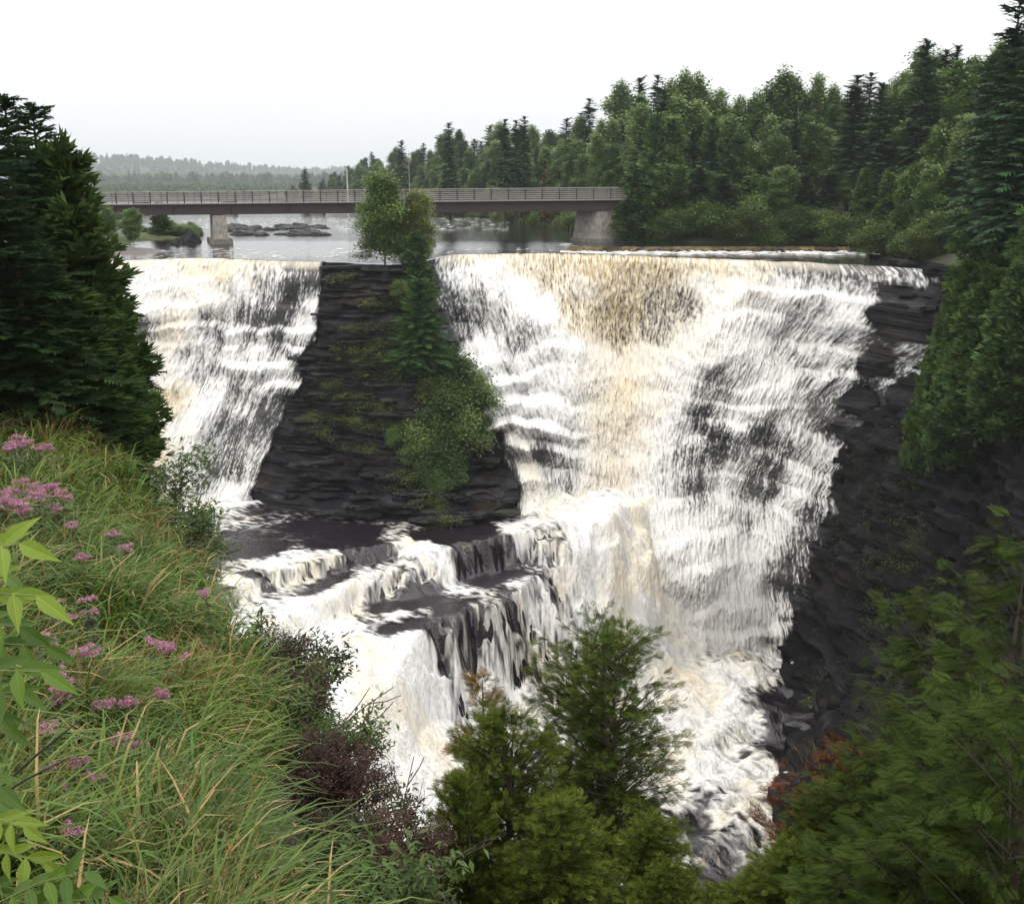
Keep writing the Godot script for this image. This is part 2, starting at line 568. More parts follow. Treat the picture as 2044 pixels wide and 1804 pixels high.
func slabs(parent: Node3D) -> void:      # courses of shale that stand proud of the bare island
	var r := RandomNumberGenerator.new()
	r.seed = 21
	var kinds: Array[Mesh] = []
	for k in 6:
		var b := Batch.new()
		var g := 0.011 + 0.008 * k
		var tint := Color(g * 1.05, g, g * 1.06) if k < 5 else Color(g * 1.1, g, g * 0.9)
		var front := PackedVector3Array()
		var count := 6
		for i in count + 1:
			front.append(Vector3(-1.0 + 2.0 * i / count, 0, r.randf_range(0.25, 0.6) if i > 0 and i < count else 0.05))
		for i in count:
			var a := front[i]
			var e := front[i + 1]
			var up := Vector3(0, 0.5, -0.12)
			var down := Vector3(0, -0.5, r.randf_range(-0.2, 0.0))
			b.quad(a + down, a + up, e + up, e + down, tint)
			b.quad(a + up, Vector3(a.x, 0.5, -1), Vector3(e.x, 0.5, -1), e + up, tint)
			b.quad(e + down, Vector3(e.x, -0.5, -1), Vector3(a.x, -0.5, -1), a + down, tint)
		kinds.append(b.mesh())
	for k in 300:
		var q := on_wall(r.randf_range(590, 1000), r.randf_range(530, 1070)) if k < 260 else on_wall(r.randf_range(1720, 1830), r.randf_range(560, 900))
		if thick.at(q.x, q.y) > -0.25:
			continue
		var o := inst(kinds[r.randi() % 6], "rock_slab", M.wet_rock, parent)
		var across := r.randf_range(0.5, 2.6)
		o.position = Vector3(q.x, q.y, -rock_depth(q.x, q.y, smooth_.at(q.x, q.y)) - 0.1)
		o.scale = Vector3(across, r.randf_range(0.07, 0.28), r.randf_range(0.5, 1.1))
		o.rotation = Vector3(r.randf_range(-0.05, 0.05), r.randf_range(-0.25, 0.25), r.randf_range(-0.05, 0.05))


func veil(called: String, from: float, to: float, label: String) -> void:
	var strand := noise(31, 1.0, 3)
	var spray := noise(32, 0.34, 3)
	var heave := noise(33, 3.2, 3)
	var mist := noise(34, 0.2, 2)
	var dx := 0.085
	var dy := 0.155
	var nx := int((to - from) / dx)
	var ny := int(33.6 / dy) + 2
	var p := PackedVector3Array()
	var c := PackedColorArray()
	p.resize(nx * ny)
	c.resize(nx * ny)
	for j in ny:
		for i in nx:
			var x := from + i * dx
			var y := -33.5 + j * dy
			var k := j * nx + i
			var t := thick.at(x, y)
			if t < -0.3:
				p[k] = Vector3(x, y, -wall.at(x, y))
				c[k] = Color(0, 0, 0, 0)
				continue
			var calm := smooth_.at(x, y)
			var l := ledge(x, y)
			var d := wall.at(x, lerpf(l.x, y, calm))
			d -= boulder(x, y)
			var mid := 11.0 if x > -14.0 else -33.0      # both falls draw together on their way down
			var u := mid + (x - mid) / lerpf(1.0, 0.52, smoothstep(0.0, -22.0, y)) + 0.25 * heave.get_noise_2d(x * 2.0, y)
			var brow := lump.get_noise_2d(x, (y - 1.1) * 0.8) - lump.get_noise_2d(x, (y + 1.1) * 0.8)
			var line := 0.62 * strand.get_noise_2d(u * 2.6, y * 0.22) + 0.75 * (1.0 - 0.85 * calm) * strand.get_noise_2d(u * 0.8 + 31.0, y * 0.13)
			var drop := spray.get_noise_2d(u * 1.6, y * 0.3)
			var step := (smoothstep(0.62, 0.88, l.y) * 0.34 - 0.1 * smoothstep(0.7, 0.35, l.y)) * (1.0 - calm) * (0.6 + 0.9 * strand.get_noise_2d(x * 0.3 + 40.0, y * 0.5))
			var near_top := smoothstep(-1.2, -0.1, y)
			var lively := smoothstep(-0.15, 0.25, t)
			var cover := t * 1.12 + (step + brow * 0.8 * (1.0 - calm) + line * 0.6 * (1.15 - t * 0.85) + drop * 0.42 * (1.1 - t * 0.65)) * lively - 0.06
			cover += mist.get_noise_2d(u, y * 0.4) * 0.4 * lively * (1.05 - 0.5 * t)
			var a := maxf(smoothstep(0.04, 0.8, cover), 0.1 * smoothstep(0.05, 0.45, t))
			if t < 0.12:
				a *= smoothstep(-0.1, 0.12, t)
			a = maxf(a, near_top * 0.75 * smoothstep(0.2, 0.5, t))
			var tea := clampf(brown.at(x, y) * (0.75 + 0.8 * line), 0.0, 1.0)
			tea = maxf(tea, near_top * 0.5 * smoothstep(0.2, 0.5, t))
			d -= 0.15 + maxf(t, 0.0) * (0.35 + 0.45 * heave.get_noise_2d(x, y * 0.6) + 0.3 * drop + 0.35 * line)
			d += smoothstep(-0.5, 0.0, y) * 0.55 + smoothstep(-0.02, 0.02, y) * 0.7
			p[k] = Vector3(x, minf(y, 0.0), -d)
			var col := FOAM.lerp(CREAM, clampf(tea * 1.3, 0.0, 1.0))
			var thin := clampf(0.3 - 0.7 * drop - 0.6 * line - 0.5 * mist.get_noise_2d(u * 0.7 + 90.0, y * 0.4), 0.0, 1.0)  # less aerated water is darker; shading of fine spray is painted in too
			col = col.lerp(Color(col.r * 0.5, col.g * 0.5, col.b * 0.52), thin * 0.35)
			var glassy := clampf(tea * smooth_.at(x, y) * (0.55 - drop * 1.2 - line * 0.5), 0.0, 1.0)
			col = col.lerp(TEA, glassy)
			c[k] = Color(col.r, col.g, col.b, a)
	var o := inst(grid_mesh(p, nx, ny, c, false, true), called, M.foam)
	tag(o, label, "waterfall", "", "structure")


# ---------- the basin below: height as a function of x and z ----------

var low: Sheet
var froth: Sheet
var steps: Array = []

func line_at(points: Array, level: float) -> PackedVector2Array:
	var out := PackedVector2Array()
	for p: Array in points:
		var q := on_level(p[0], p[1], level)
		out.append(Vector2(q.x, q.z))
	return out


func past(line: PackedVector2Array, x: float, z: float) -> float:     # metres downstream of a line that runs from west to east
	var best := 1e9
	var side := 1.0
	var p := Vector2(x, z)
	for i in line.size() - 1:
		var q := Geometry2D.get_closest_point_to_segment(p, line[i], line[i + 1])
		var d := q.distance_squared_to(p)
		if d < best:
			best = d
			side = signf((line[i + 1] - line[i]).cross(p - line[i]))
	return sqrt(best) * side


func basin_shape() -> void:
	steps = [
		line_at([[100, 1330], [380, 1230], [475, 1181], [540, 1146], [600, 1131], [650, 1118], [720, 1096], [790, 1087], [835, 1088], [900, 1098], [1005, 1074], [1098, 1054], [1180, 1050], [1330, 1046], [1420, 1010]], -20.0),
		line_at([[200, 1420], [480, 1290], [570, 1246], [654, 1209], [702, 1181], [766, 1153], [840, 1130], [930, 1118], [1020, 1100], [1110, 1080], [1200, 1070], [1330, 1060], [1430, 1020]], -21.3),
		line_at([[200, 1440], [480, 1310], [590, 1262], [680, 1262], [735, 1300], [790, 1290], [860, 1256], [905, 1238], [960, 1216], [1010, 1200], [1100, 1162], [1190, 1138], [1270, 1108], [1330, 1070], [1370, 1030], [1390, 990]], -22.6)]
	var at := []
	for p: Array in [[480, 1330, -23.4], [600, 1300, -23.4], [700, 1400, -24.6], [640, 1450, -24.9], [800, 1500, -26.8], [740, 1650, -28], [850, 1420, -26.8], [940, 1410, -29.6], [1000, 1500, -30.5], [1300, 1330, -31], [1500, 1330, -31], [1450, 1700, -33], [900, 1700, -30.5], [1150, 1800, -33], [1550, 1550, -32.3], [1150, 1300, -30.8], [300, 1700, -27]]:
		var q := on_level(p[0], p[1], p[2])
		at.append(Vector3(q.x, q.z, p[2]))
	var plate := Spline.new(at, 40.0)
	var near: Array = []
	low = Sheet.new(-60, -104, 40, -38, 0.25).fill(func(x, z): return 0.0)
	var jag := noise(48, 1.3, 3)
	var wobble := noise(41, 2.5, 3)
	for j in low.ny:
		for i in low.nx:
			var x := low.x0 + i * low.step
			var z := low.y0 + j * low.step
			var a: float = past(steps[0], x, z) + 1.0 * jag.get_noise_2d(x, z)
			var b: float = past(steps[1], x, z) + 1.1 * jag.get_noise_2d(x + 50.0, z)
			var open := smoothstep(0.0, 5.0, x)
			var e := past(steps[2], x, z) + 1.3 * wobble.get_noise_2d(x, z)
			var wide := lerpf(14.0, 3.2, smoothstep(-9.5, -4.5, x)) + 2.0 * smoothstep(-2.0, 4.0, x)
			var loose := smoothstep(-9.5, -7.5, x) * smoothstep(-3.5, -5.5, x)
			var y := -20.0 - 1.0 * smoothstep(0.0, lerpf(0.4 + 2.4 * loose, 5.0, smoothstep(0.5, 5.0, x)), a) - 1.4 * smoothstep(0.0, lerpf(0.5 + 2.4 * loose, 5.0, smoothstep(0.5, 5.0, x)), b)
			var down := clampf(plate.at(x, z), -34.0, -23.0)
			var g := clampf((e + 3.0 * open) / (wide + 3.0 * open), 0.0, 1.0)
			y = lerpf(y, down, lerpf(1.0 - pow(1.0 - g, 1.6), smoothstep(0.0, 1.0, g), open))
			y += 1.1 * open * wobble.get_noise_2d(x * 0.6, z * 0.6)
			low.data[j * low.nx + i] = y
	var w: Array = []
	for p: Array in [
		[380, 1000, -20, 100], [430, 1005, -20, 85], [480, 1000, -20, 70], [420, 1030, -20, 55], [460, 1040, -20, 35], [400, 1060, -20, 40], [520, 1020, -20, 5], [480, 1070, -20, 5], [420, 1110, -20, 0], [520, 1100, -20, -10], [600, 1050, -20, 0], [650, 1090, -20, -10], [720, 1070, -20, -15], [500, 1150, -20, -10], [560, 1040, -20, 12], [430, 1180, -20, -5], [300, 1050, -20, 80], [900, 1080, -20, -40], [830, 1075, -20, -40], [960, 1060, -20, -30], [1040, 1030, -20, 10], [1060, 1015, -20, 70], [1080, 1040, -20, 60], [1150, 1040, -20, 100], [1250, 1050, -20, 100],
		[480, 1195, -21.3, 90], [540, 1165, -21.3, 80], [600, 1150, -21.3, 70], [650, 1140, -21.3, 60], [560, 1200, -21.3, 40], [620, 1190, -21.3, 5], [600, 1170, -21.3, 45], [650, 1175, -21.3, -5], [520, 1220, -21.3, 65], [680, 1160, -21.3, 0], [720, 1130, -21.3, 5], [760, 1120, -21.3, -10], [790, 1110, -21.3, 30], [815, 1110, -21.3, 95], [840, 1120, -21.3, 80], [890, 1115, -21.3, -30], [960, 1105, -21.3, -30], [1030, 1090, -21.3, 85], [1080, 1075, -21.3, 85],
		[820, 1150, -22.6, 80], [870, 1160, -22.6, 85], [920, 1185, -22.6, 65], [790, 1170, -22.6, 40], [740, 1190, -22.6, 60], [700, 1215, -22.6, 80], [660, 1235, -22.6, 85], [760, 1220, -22.6, -12], [820, 1220, -22.6, -15], [880, 1220, -22.6, -20], [900, 1200, -22.6, 10], [780, 1260, -22.6, -10], [730, 1250, -22.6, 25], [950, 1150, -22.6, -30], [980, 1170, -22.6, -20], [1030, 1150, -22.6, -5], [1060, 1120, -22.6, 40], [1110, 1125, -22.6, 30], [1010, 1180, -22.6, -10], [1100, 1145, -22.6, 15], [1150, 1110, -22.6, 85], [1250, 1090, -22.6, 100], [1330, 1080, -22.6, 95],
		[820, 1300, -25, 30], [880, 1280, -25, 5], [850, 1340, -27, 35], [900, 1340, -28, 5], [920, 1400, -30, -5], [935, 1290, -25.5, 8], [950, 1350, -28, 30], [970, 1330, -28, 40], [1000, 1260, -26, 22], [1030, 1310, -28, 65], [1080, 1250, -26, 60], [1060, 1200, -24, 35], [1110, 1200, -25, 65], [1000, 1215, -23.5, 8], [900, 1250, -24, 0], [950, 1240, -24, 5], [860, 1270, -24, 8], [830, 1250, -22.6, -15], [850, 1200, -22.6, -15],
		[1150, 1180, -25, 90], [1200, 1200, -26, 95], [1250, 1180, -26, 70], [1230, 1250, -28, 100], [1300, 1200, -27, 85], [1310, 1150, -25, 75], [1350, 1250, -29, 95], [1200, 1300, -30.6, 100],
		[620, 1300, -24.5, 95], [700, 1320, -25, 95], [800, 1350, -27, 85], [650, 1400, -26, 85], [740, 1380, -26, 70], [760, 1450, -28, 95], [820, 1430, -28, 100], [850, 1500, -29, 92], [700, 1500, -28, 90], [720, 1560, -29, 75], [780, 1600, -30, 95], [900, 1600, -31, 95], [850, 1700, -32, 95],
		[1000, 1450, -30.5, 95], [1300, 1350, -31, 100], [1400, 1400, -31, 90], [1350, 1480, -31.5, 80], [1430, 1380, -31, 92], [1480, 1350, -31, 75], [1460, 1320, -31, 40], [1490, 1440, -31.5, 75], [1390, 1540, -32, 75], [1300, 1450, -31, 92], [1450, 1550, -32, 70], [1540, 1550, -32.2, 62], [1556, 1470, -32, 0], [1575, 1440, -31.8, -30], [1575, 1500, -32, -30], [1590, 1540, -32.2, -30], [1550, 1400, -31.5, 0], [1575, 1400, -31.5, -30], [1600, 1600, -32.5, -30], [1340, 1600, -32.5, 48], [1400, 1610, -32.5, 22], [1390, 1650, -32.8, -5], [1450, 1640, -32.7, 55], [1500, 1610, -32.5, 60], [1440, 1700, -33, 12], [1500, 1690, -33, 25], [1400, 1740, -33, -5], [1460, 1770, -33, -15], [1370, 1720, -33, 35], [1420, 1670, -32.8, 15], [1520, 1760, -33, 5], [1250, 1700, -33, 50], [1100, 1750, -33, 60]]:
		var q := on_level(p[0], p[1], p[2])
		w.append(Vector4(q.x, q.z, p[3] / 100.0, 0))
	froth = Sheet.new(-60, -104, 40, -38, 0.5)
	for j in froth.ny:
		for i in froth.nx:
			froth.data[j * froth.nx + i] = nearest_mix(w, froth.x0 + i * 0.5, froth.y0 + j * 0.5).x


func build_basin() -> void:
	var swell := noise(42, 2.6, 3)
	var churn := noise(43, 1.6, 4, true)
	var fleck := noise(44, 0.5, 3)
	var tint := noise(45, 6.0, 3)
	var mist := noise(47, 0.3, 2)
	var surge := noise(49, 2.4, 4, true)
	var lacing := noise(46, 3.0, 2, true)
	# the still, dark water and wet shelves
	var s := 0.4
	var nx := int(92.0 / s)
	var nz := int(64.0 / s)
	var p := PackedVector3Array()
	var c := PackedColorArray()
	for j in nz:
		for i in nx:
			var x := -56.0 + i * s
			var z := -103.0 + j * s
			p.append(Vector3(x, low.at(x, z) + 0.05 * swell.get_noise_2d(x, z) - 0.45 * smoothstep(0.35, 0.75, froth.at(x, z)), z))
			c.append(Color(0.013, 0.0115, 0.0125))
	tag(inst(grid_mesh(p, nx, nz, c, true), "plunge_pool", M.dark_water), "dark tea coloured water and wet shelves below the falls", "water", "", "structure")
	# white water on top of it
	s = 0.14
	nx = int(62.0 / s)
	nz = int(50.0 / s)
	p = PackedVector3Array()
	c = PackedColorArray()
	p.resize(nx * nz)
	c.resize(nx * nz)
	for j in nz:
		for i in nx:
			var x := -32.0 + i * s
			var z := -94.0 + j * s
			var k := j * nx + i
			var t := froth.at(x, z)
			var y := low.at(x, z)
			if t < -0.25:
				p[k] = Vector3(x, y, z)
				c[k] = Color(0, 0, 0, 0)
				continue
			var slope := absf(low.at(x, z + 0.25) - low.at(x, z - 0.25)) + absf(low.at(x + 0.25, z) - low.at(x - 0.25, z))
			var fall := smoothstep(0.5, 1.1, slope)
			var fx := x * 0.55 - z * 0.85       # across the flow and along it: the water leaves the ledges towards the camera and the far side
			var fz := x * 0.85 + z * 0.55
			var rip := churn.get_noise_2d(fx * 1.1, fz * 0.45)
			var dot := fleck.get_noise_2d(fx * 0.9, fz * 0.4) if fall < 0.5 else fleck.get_noise_2d(x * 1.3, y * 0.22)
			var lively := smoothstep(-0.2, 0.45, t)
			var cover := t * 1.12 + (rip * 0.45 * (1.1 - 0.75 * t) + dot * 0.8 * (1.05 - 0.6 * t)) * lively - 0.1
			var lace := smoothstep(0.66, 0.9, lacing.get_noise_2d(x + 0.8 * swell.get_noise_2d(x, z), z * 0.9) * 0.5 + 0.5) * smoothstep(-0.05, 0.2, t)
			cover = maxf(cover, lace * 0.45)
			var a := smoothstep(0.05, 0.75, cover)
			a = lerpf(a, maxf(a, 0.4 * smoothstep(-0.1, 0.3, dot)), fall * smoothstep(0.1, 0.5, t))
			var wave := swell.get_noise_2d(x * 0.8, z * 0.8)
			var rough := clampf(t, 0.0, 1.0) * (1.0 + 0.5 * smoothstep(-28.0, -31.0, y))
			p[k] = Vector3(x, y + 0.03 + rough * (0.12 + 0.2 * wave + 0.12 * rip + 0.12 * dot) + 0.55 * surge.get_noise_2d(fx * 0.9, fz * 0.5) * clampf(t, 0.0, 1.0) * (1.0 - fall) * smoothstep(-22.8, -25.0, y), z)
			var tea := clampf(0.12 + 0.9 * tint.get_noise_2d(x, z) + 0.5 * (rip - 0.2), 0.0, 0.85)
			var col := FOAM.lerp(CREAM, tea)
			var thin := clampf(0.25 - 0.9 * dot - 0.45 * (rip - 0.2) - 0.5 * mist.get_noise_2d(fx, fz * 0.5), 0.0, 1.0)  # grey flecks: less air in the foam, and spray shading mixed into its tint
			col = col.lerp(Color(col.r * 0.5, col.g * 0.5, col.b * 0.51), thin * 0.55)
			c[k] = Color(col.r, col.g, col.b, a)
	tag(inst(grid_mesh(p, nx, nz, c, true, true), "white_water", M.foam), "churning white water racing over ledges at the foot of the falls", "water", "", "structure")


# ---------- the river above ----------

func crest(x: float) -> float:
	return wall.at(x, 0.0)


func build_river() -> void:
	var p := PackedVector3Array()
	var c := PackedColorArray()
	var nx := 260
	var nz := 150
	var swell := noise(51, 2.2, 3)
	for j in nz:
		for i in nx:
			var x := -150.0 + i * 195.0 / (nx - 1)
			var f := float(j) / (nz - 1)
			var d := crest(clampf(x, -55.0, 43.0)) + 0.1 + 1200.0 * f * f * f * f + 30.0 * f
			x *= 1.0 + maxf(0.0, d - 110.0) * 0.004
			var lift := 0.55 * (smoothstep(108.6, 109.2, d) if x > 6.0 else smoothstep(106.0, 122.0, d)) if absf(x) < 200.0 else 0.55
			p.append(Vector3(x, lift + 0.02 * swell.get_noise_2d(x, d * 2.0), -d))
			c.append(Color(0.022, 0.021, 0.02))
	p.reverse()
	c.reverse()
	# reversed twice over: rows now run towards the camera and x falls, so turn the rows round
	var q := PackedVector3Array()
	for j in nz:
		var row := p.slice(j * nx, j * nx + nx)
		row.reverse()
		q.append_array(row)
	tag(inst(grid_mesh(q, nx, nz, c, true), "river", M.river_water), "smooth dark river sliding under the footbridge to the brink", "river", "", "structure")
	# broken water between the sill and the brink, and rapids upstream
	var churn := noise(52, 1.5, 3)
	var streak := noise(53, 1.0, 3)
	for patch: Array in [[5.0, 37.0, 103.0, 110.0, 0.25, 0.16, "foam_streaks", "lines of foam below the low sill near the brink"], [-45.0, 8.0, 97.0, 112.0, -0.48, 0.2, "foam_streaks", "pale ripples of foam where the river nears the brink"], [-62.0, 0.0, 150.0, 215.0, -0.4, 0.5, "foam_streaks", "rapids among the low rocks upstream of the footbridge"]]:
		var s: float = patch[5]
		var mx := int((patch[1] - patch[0]) / s)
		var mz := int((patch[3] - patch[2]) / s * 1.5)
		p = PackedVector3Array()
		c = PackedColorArray()
		for j in mz:
			for i in mx:
				var x: float = patch[0] + i * s
				var d: float = patch[3] - j * s / 1.5
				var lift := 0.55 * (smoothstep(108.6, 109.2, d) if x > 6.0 else smoothstep(106.0, 122.0, d))
				var near_sill := smoothstep(104.5, 108.0, d) if d < 108.7 else 0.0
				var t: float = streak.get_noise_2d(x * 0.35, d * 1.3) * 1.3 + 0.5 * churn.get_noise_2d(x, d * 2.0) + patch[4]
				if patch[4] > 0.2:
					t += near_sill * 0.45 - 0.35
				if d < crest(clampf(x, -55.0, 43.0)) - 0.2 or d > 108.7 and patch[4] > 0.2:
					t = -1.0
				p.append(Vector3(x, lift + 0.03 + 0.12 * maxf(0.0, t) * (1.0 + churn.get_noise_2d(x * 2.0, d * 2.0)), -d))
				c.append(Color(FOAM.r, FOAM.g, FOAM.b, smoothstep(0.05, 0.5, t) * 0.9))
		tag(inst(grid_mesh(p, mx, mz, c, true, true), patch[6], M.foam), patch[7], "foam", "", "stuff")
	# the low sill, a concrete step with water sliding over it
	var sill := Node3D.new()
	put(sill, "weir")
	sill.position = Vector3(21.7, 0, -108.9)
	tag(sill, "low concrete sill across the river above the broad falls", "weir")
	var b := Batch.new()
	b.box(Vector3(0, 0.1, -0.3), Vector3(31.5, 0.7, 0.5), Color(0.12, 0.1, 0.08))
	inst(b.mesh(), "sill", M.concrete, sill)
	var r := RandomNumberGenerator.new()
	r.seed = 5
	for k in 17:
		var wide := r.randf_range(1.0, 2.3)
		b = Batch.new()
		b.quad(Vector3(-wide / 2, 0.0, 0.22), Vector3(-wide / 2, 0.57, 0.0), Vector3(wide / 2, 0.57, 0.0), Vector3(wide / 2, 0.0, 0.22), Color(0.3, 0.22, 0.11) * r.randf_range(0.3, 1.0))
		var o := inst(b.mesh(), "water_sheet", M.wet_rock, sill)
		o.position = Vector3(-15.0 + k * 1.85 + r.randf_range(-0.3, 0.3), 0, 0)


# ---------- the cliff on the far right, and the ground ----------

var side: Spline
var bluff: Spline

func on_side(px: float, py: float) -> Vector3:
	var d := 70.0
	for k in 40:
		var q := spot(px, py, d)
		var want := side.at(d, q.y)
		d += clampf((want - q.x) / 0.9, -2.0, 2.0) * 0.4
		d = clampf(d, 34.0, 96.0)
	return spot(px, py, d)


func build_side_cliff() -> void:
	var at := []
	for p: Array in [[1790, 535, 90], [1760, 800, 86], [1690, 900, 84.5], [1660, 1000, 83.5], [1620, 1200, 80], [1570, 1330, 76.5], [1890, 545, 82], [1850, 760, 78], [1800, 900, 76], [1990, 560, 70], [2044, 700, 62], [2044, 900, 57], [2044, 1200, 51], [1850, 1200, 66], [1700, 1100, 76], [1650, 1400, 69], [1800, 1400, 60], [2044, 1500, 44], [1560, 1550, 62], [1570, 1800, 50], [1750, 1650, 53], [2100, 400, 60]]:
		var q := spot(p[0], p[1], p[2])
		at.append(Vector3(p[2], q.y, q.x))
	side = Spline.new(at, 6.0)
	var tone := noise(61, 6.0, 3)
	var p := PackedVector3Array()
	var c := PackedColorArray()
	var nd := 210
	var ny := 290
	for j in ny:
		for i in nd:
			var d := 97.0 - i * 0.3
			var y := minf(-36.5 + j * 0.13, 0.6)
			var l := ledge(d * 0.8 + 60.0, y)
			var x := side.at(d, minf(lerpf(y, l.x, 0.7), 3.0))
			var course := floorf(y / 0.4 + 1.3 * bend.get_noise_2d(d * 0.7, 190.0))
			x += 1.0 * layers.get_noise_2d(d * 0.4, course * 7.7) + 1.1 * fine_.get_noise_2d(d * 0.7 + 200.0, y * 0.7)
			p.append(Vector3(x, y, -d))
			var g := 0.012 + 0.009 * tone.get_noise_2d(d * 0.6, y * 1.6) + 0.055 * pow(maxf(0.0, layers.get_noise_2d(d * 0.22, course * 3.1)), 1.5)
			var rust := maxf(0.0, tone.get_noise_2d(d + 90.0, y * 1.2)) * 0.018
			c.append(Color(g * 1.0 + rust, g * 0.96 + rust * 0.6, g * 1.1 + rust * 0.2))
	var cliff := inst(faceted(p, nd, ny, c, func(q: Vector3): return q.y < -35.0), "cliff", M.dry_rock)
	tag(cliff, "dark shale gorge wall with ledges beside the broad falls", "cliff", "", "structure")
	var r := RandomNumberGenerator.new()
	r.seed = 22
	for k in 90:
		var q := on_side(r.randf_range(1620, 2044), r.randf_range(880, 1500))
		var b := Batch.new()
		var g := r.randf_range(0.01, 0.024)
		var h := r.randf_range(0.15, 0.5)
		var e := Vector3(r.randf_range(0.6, 1.6), h, r.randf_range(0.4, 0.8))
		b.box(Vector3.ZERO, e, Color(g * 1.05, g, g * 1.05))
		b.box(Vector3(r.randf_range(-0.3, 0.3), h * 0.6, -0.15), e * Vector3(0.7, 0.6, 0.8), Color(g, g, g), Basis(Vector3.UP, 0.2))
		var o := inst(b.mesh(), "rock_slab", M.dry_rock, cliff)
		o.position = q
		o.rotation = Vector3(r.randf_range(-0.15, 0.15), r.randf_range(-1.2, -0.4), r.randf_range(-0.15, 0.15))


func build_mist() -> void:
	for q: Array in [[1470, 1220, 78.0, Vector3(5.5, 14, 5), 0.09], [1275, 1262, 76.0, Vector3(12, 7, 6), 0.08]]:
		var f := FogVolume.new()
		f.shape = RenderingServer.FOG_VOLUME_SHAPE_ELLIPSOID
		f.size = q[3]
		var m := FogMaterial.new()
		m.density = q[4]
		m.albedo = Color(0.97, 0.97, 0.96)
		f.material = m
		put(f, "spray_mist")
		f.position = spot(q[0], q[1], q[2])
		tag(f, ["pale spray drifting at the outer foot of the broad falls", "spray boiling up where the chute meets the pool"][[1470, 1275].find(q[0])], "mist", "", "stuff")


func ground(x: float, z: float) -> float:       # land above the falls, east bank; metres above the river
	var d := -z
	var bank := shore(d)
	var s := x - bank
	return -0.4 + 1.1 * smoothstep(-1.0, 2.0, s) + maxf(0.0, s) * 0.16


func shore(d: float) -> float:      # x of the east bank at a distance
	var knots := [[40.0, 30.0], [70.0, 33.0], [86.0, 37.0], [100.0, 38.5], [110.0, 38.0], [114.0, 33.0], [117.0, 15.5], [124.0, 14.5], [130.0, 17.5], [140.0, 20.0], [160.0, 9.0], [200.0, -2.0], [260.0, -20.0], [340.0, -45.0], [430.0, -85.0], [600.0, -150.0], [900.0, -160.0]]
	for k in knots.size() - 1:
		if d <= knots[k + 1][0]:
			return lerpf(knots[k][1], knots[k + 1][1], clampf((d - knots[k][0]) / (knots[k + 1][0] - knots[k][0]), 0.0, 1.0))
	return -160.0


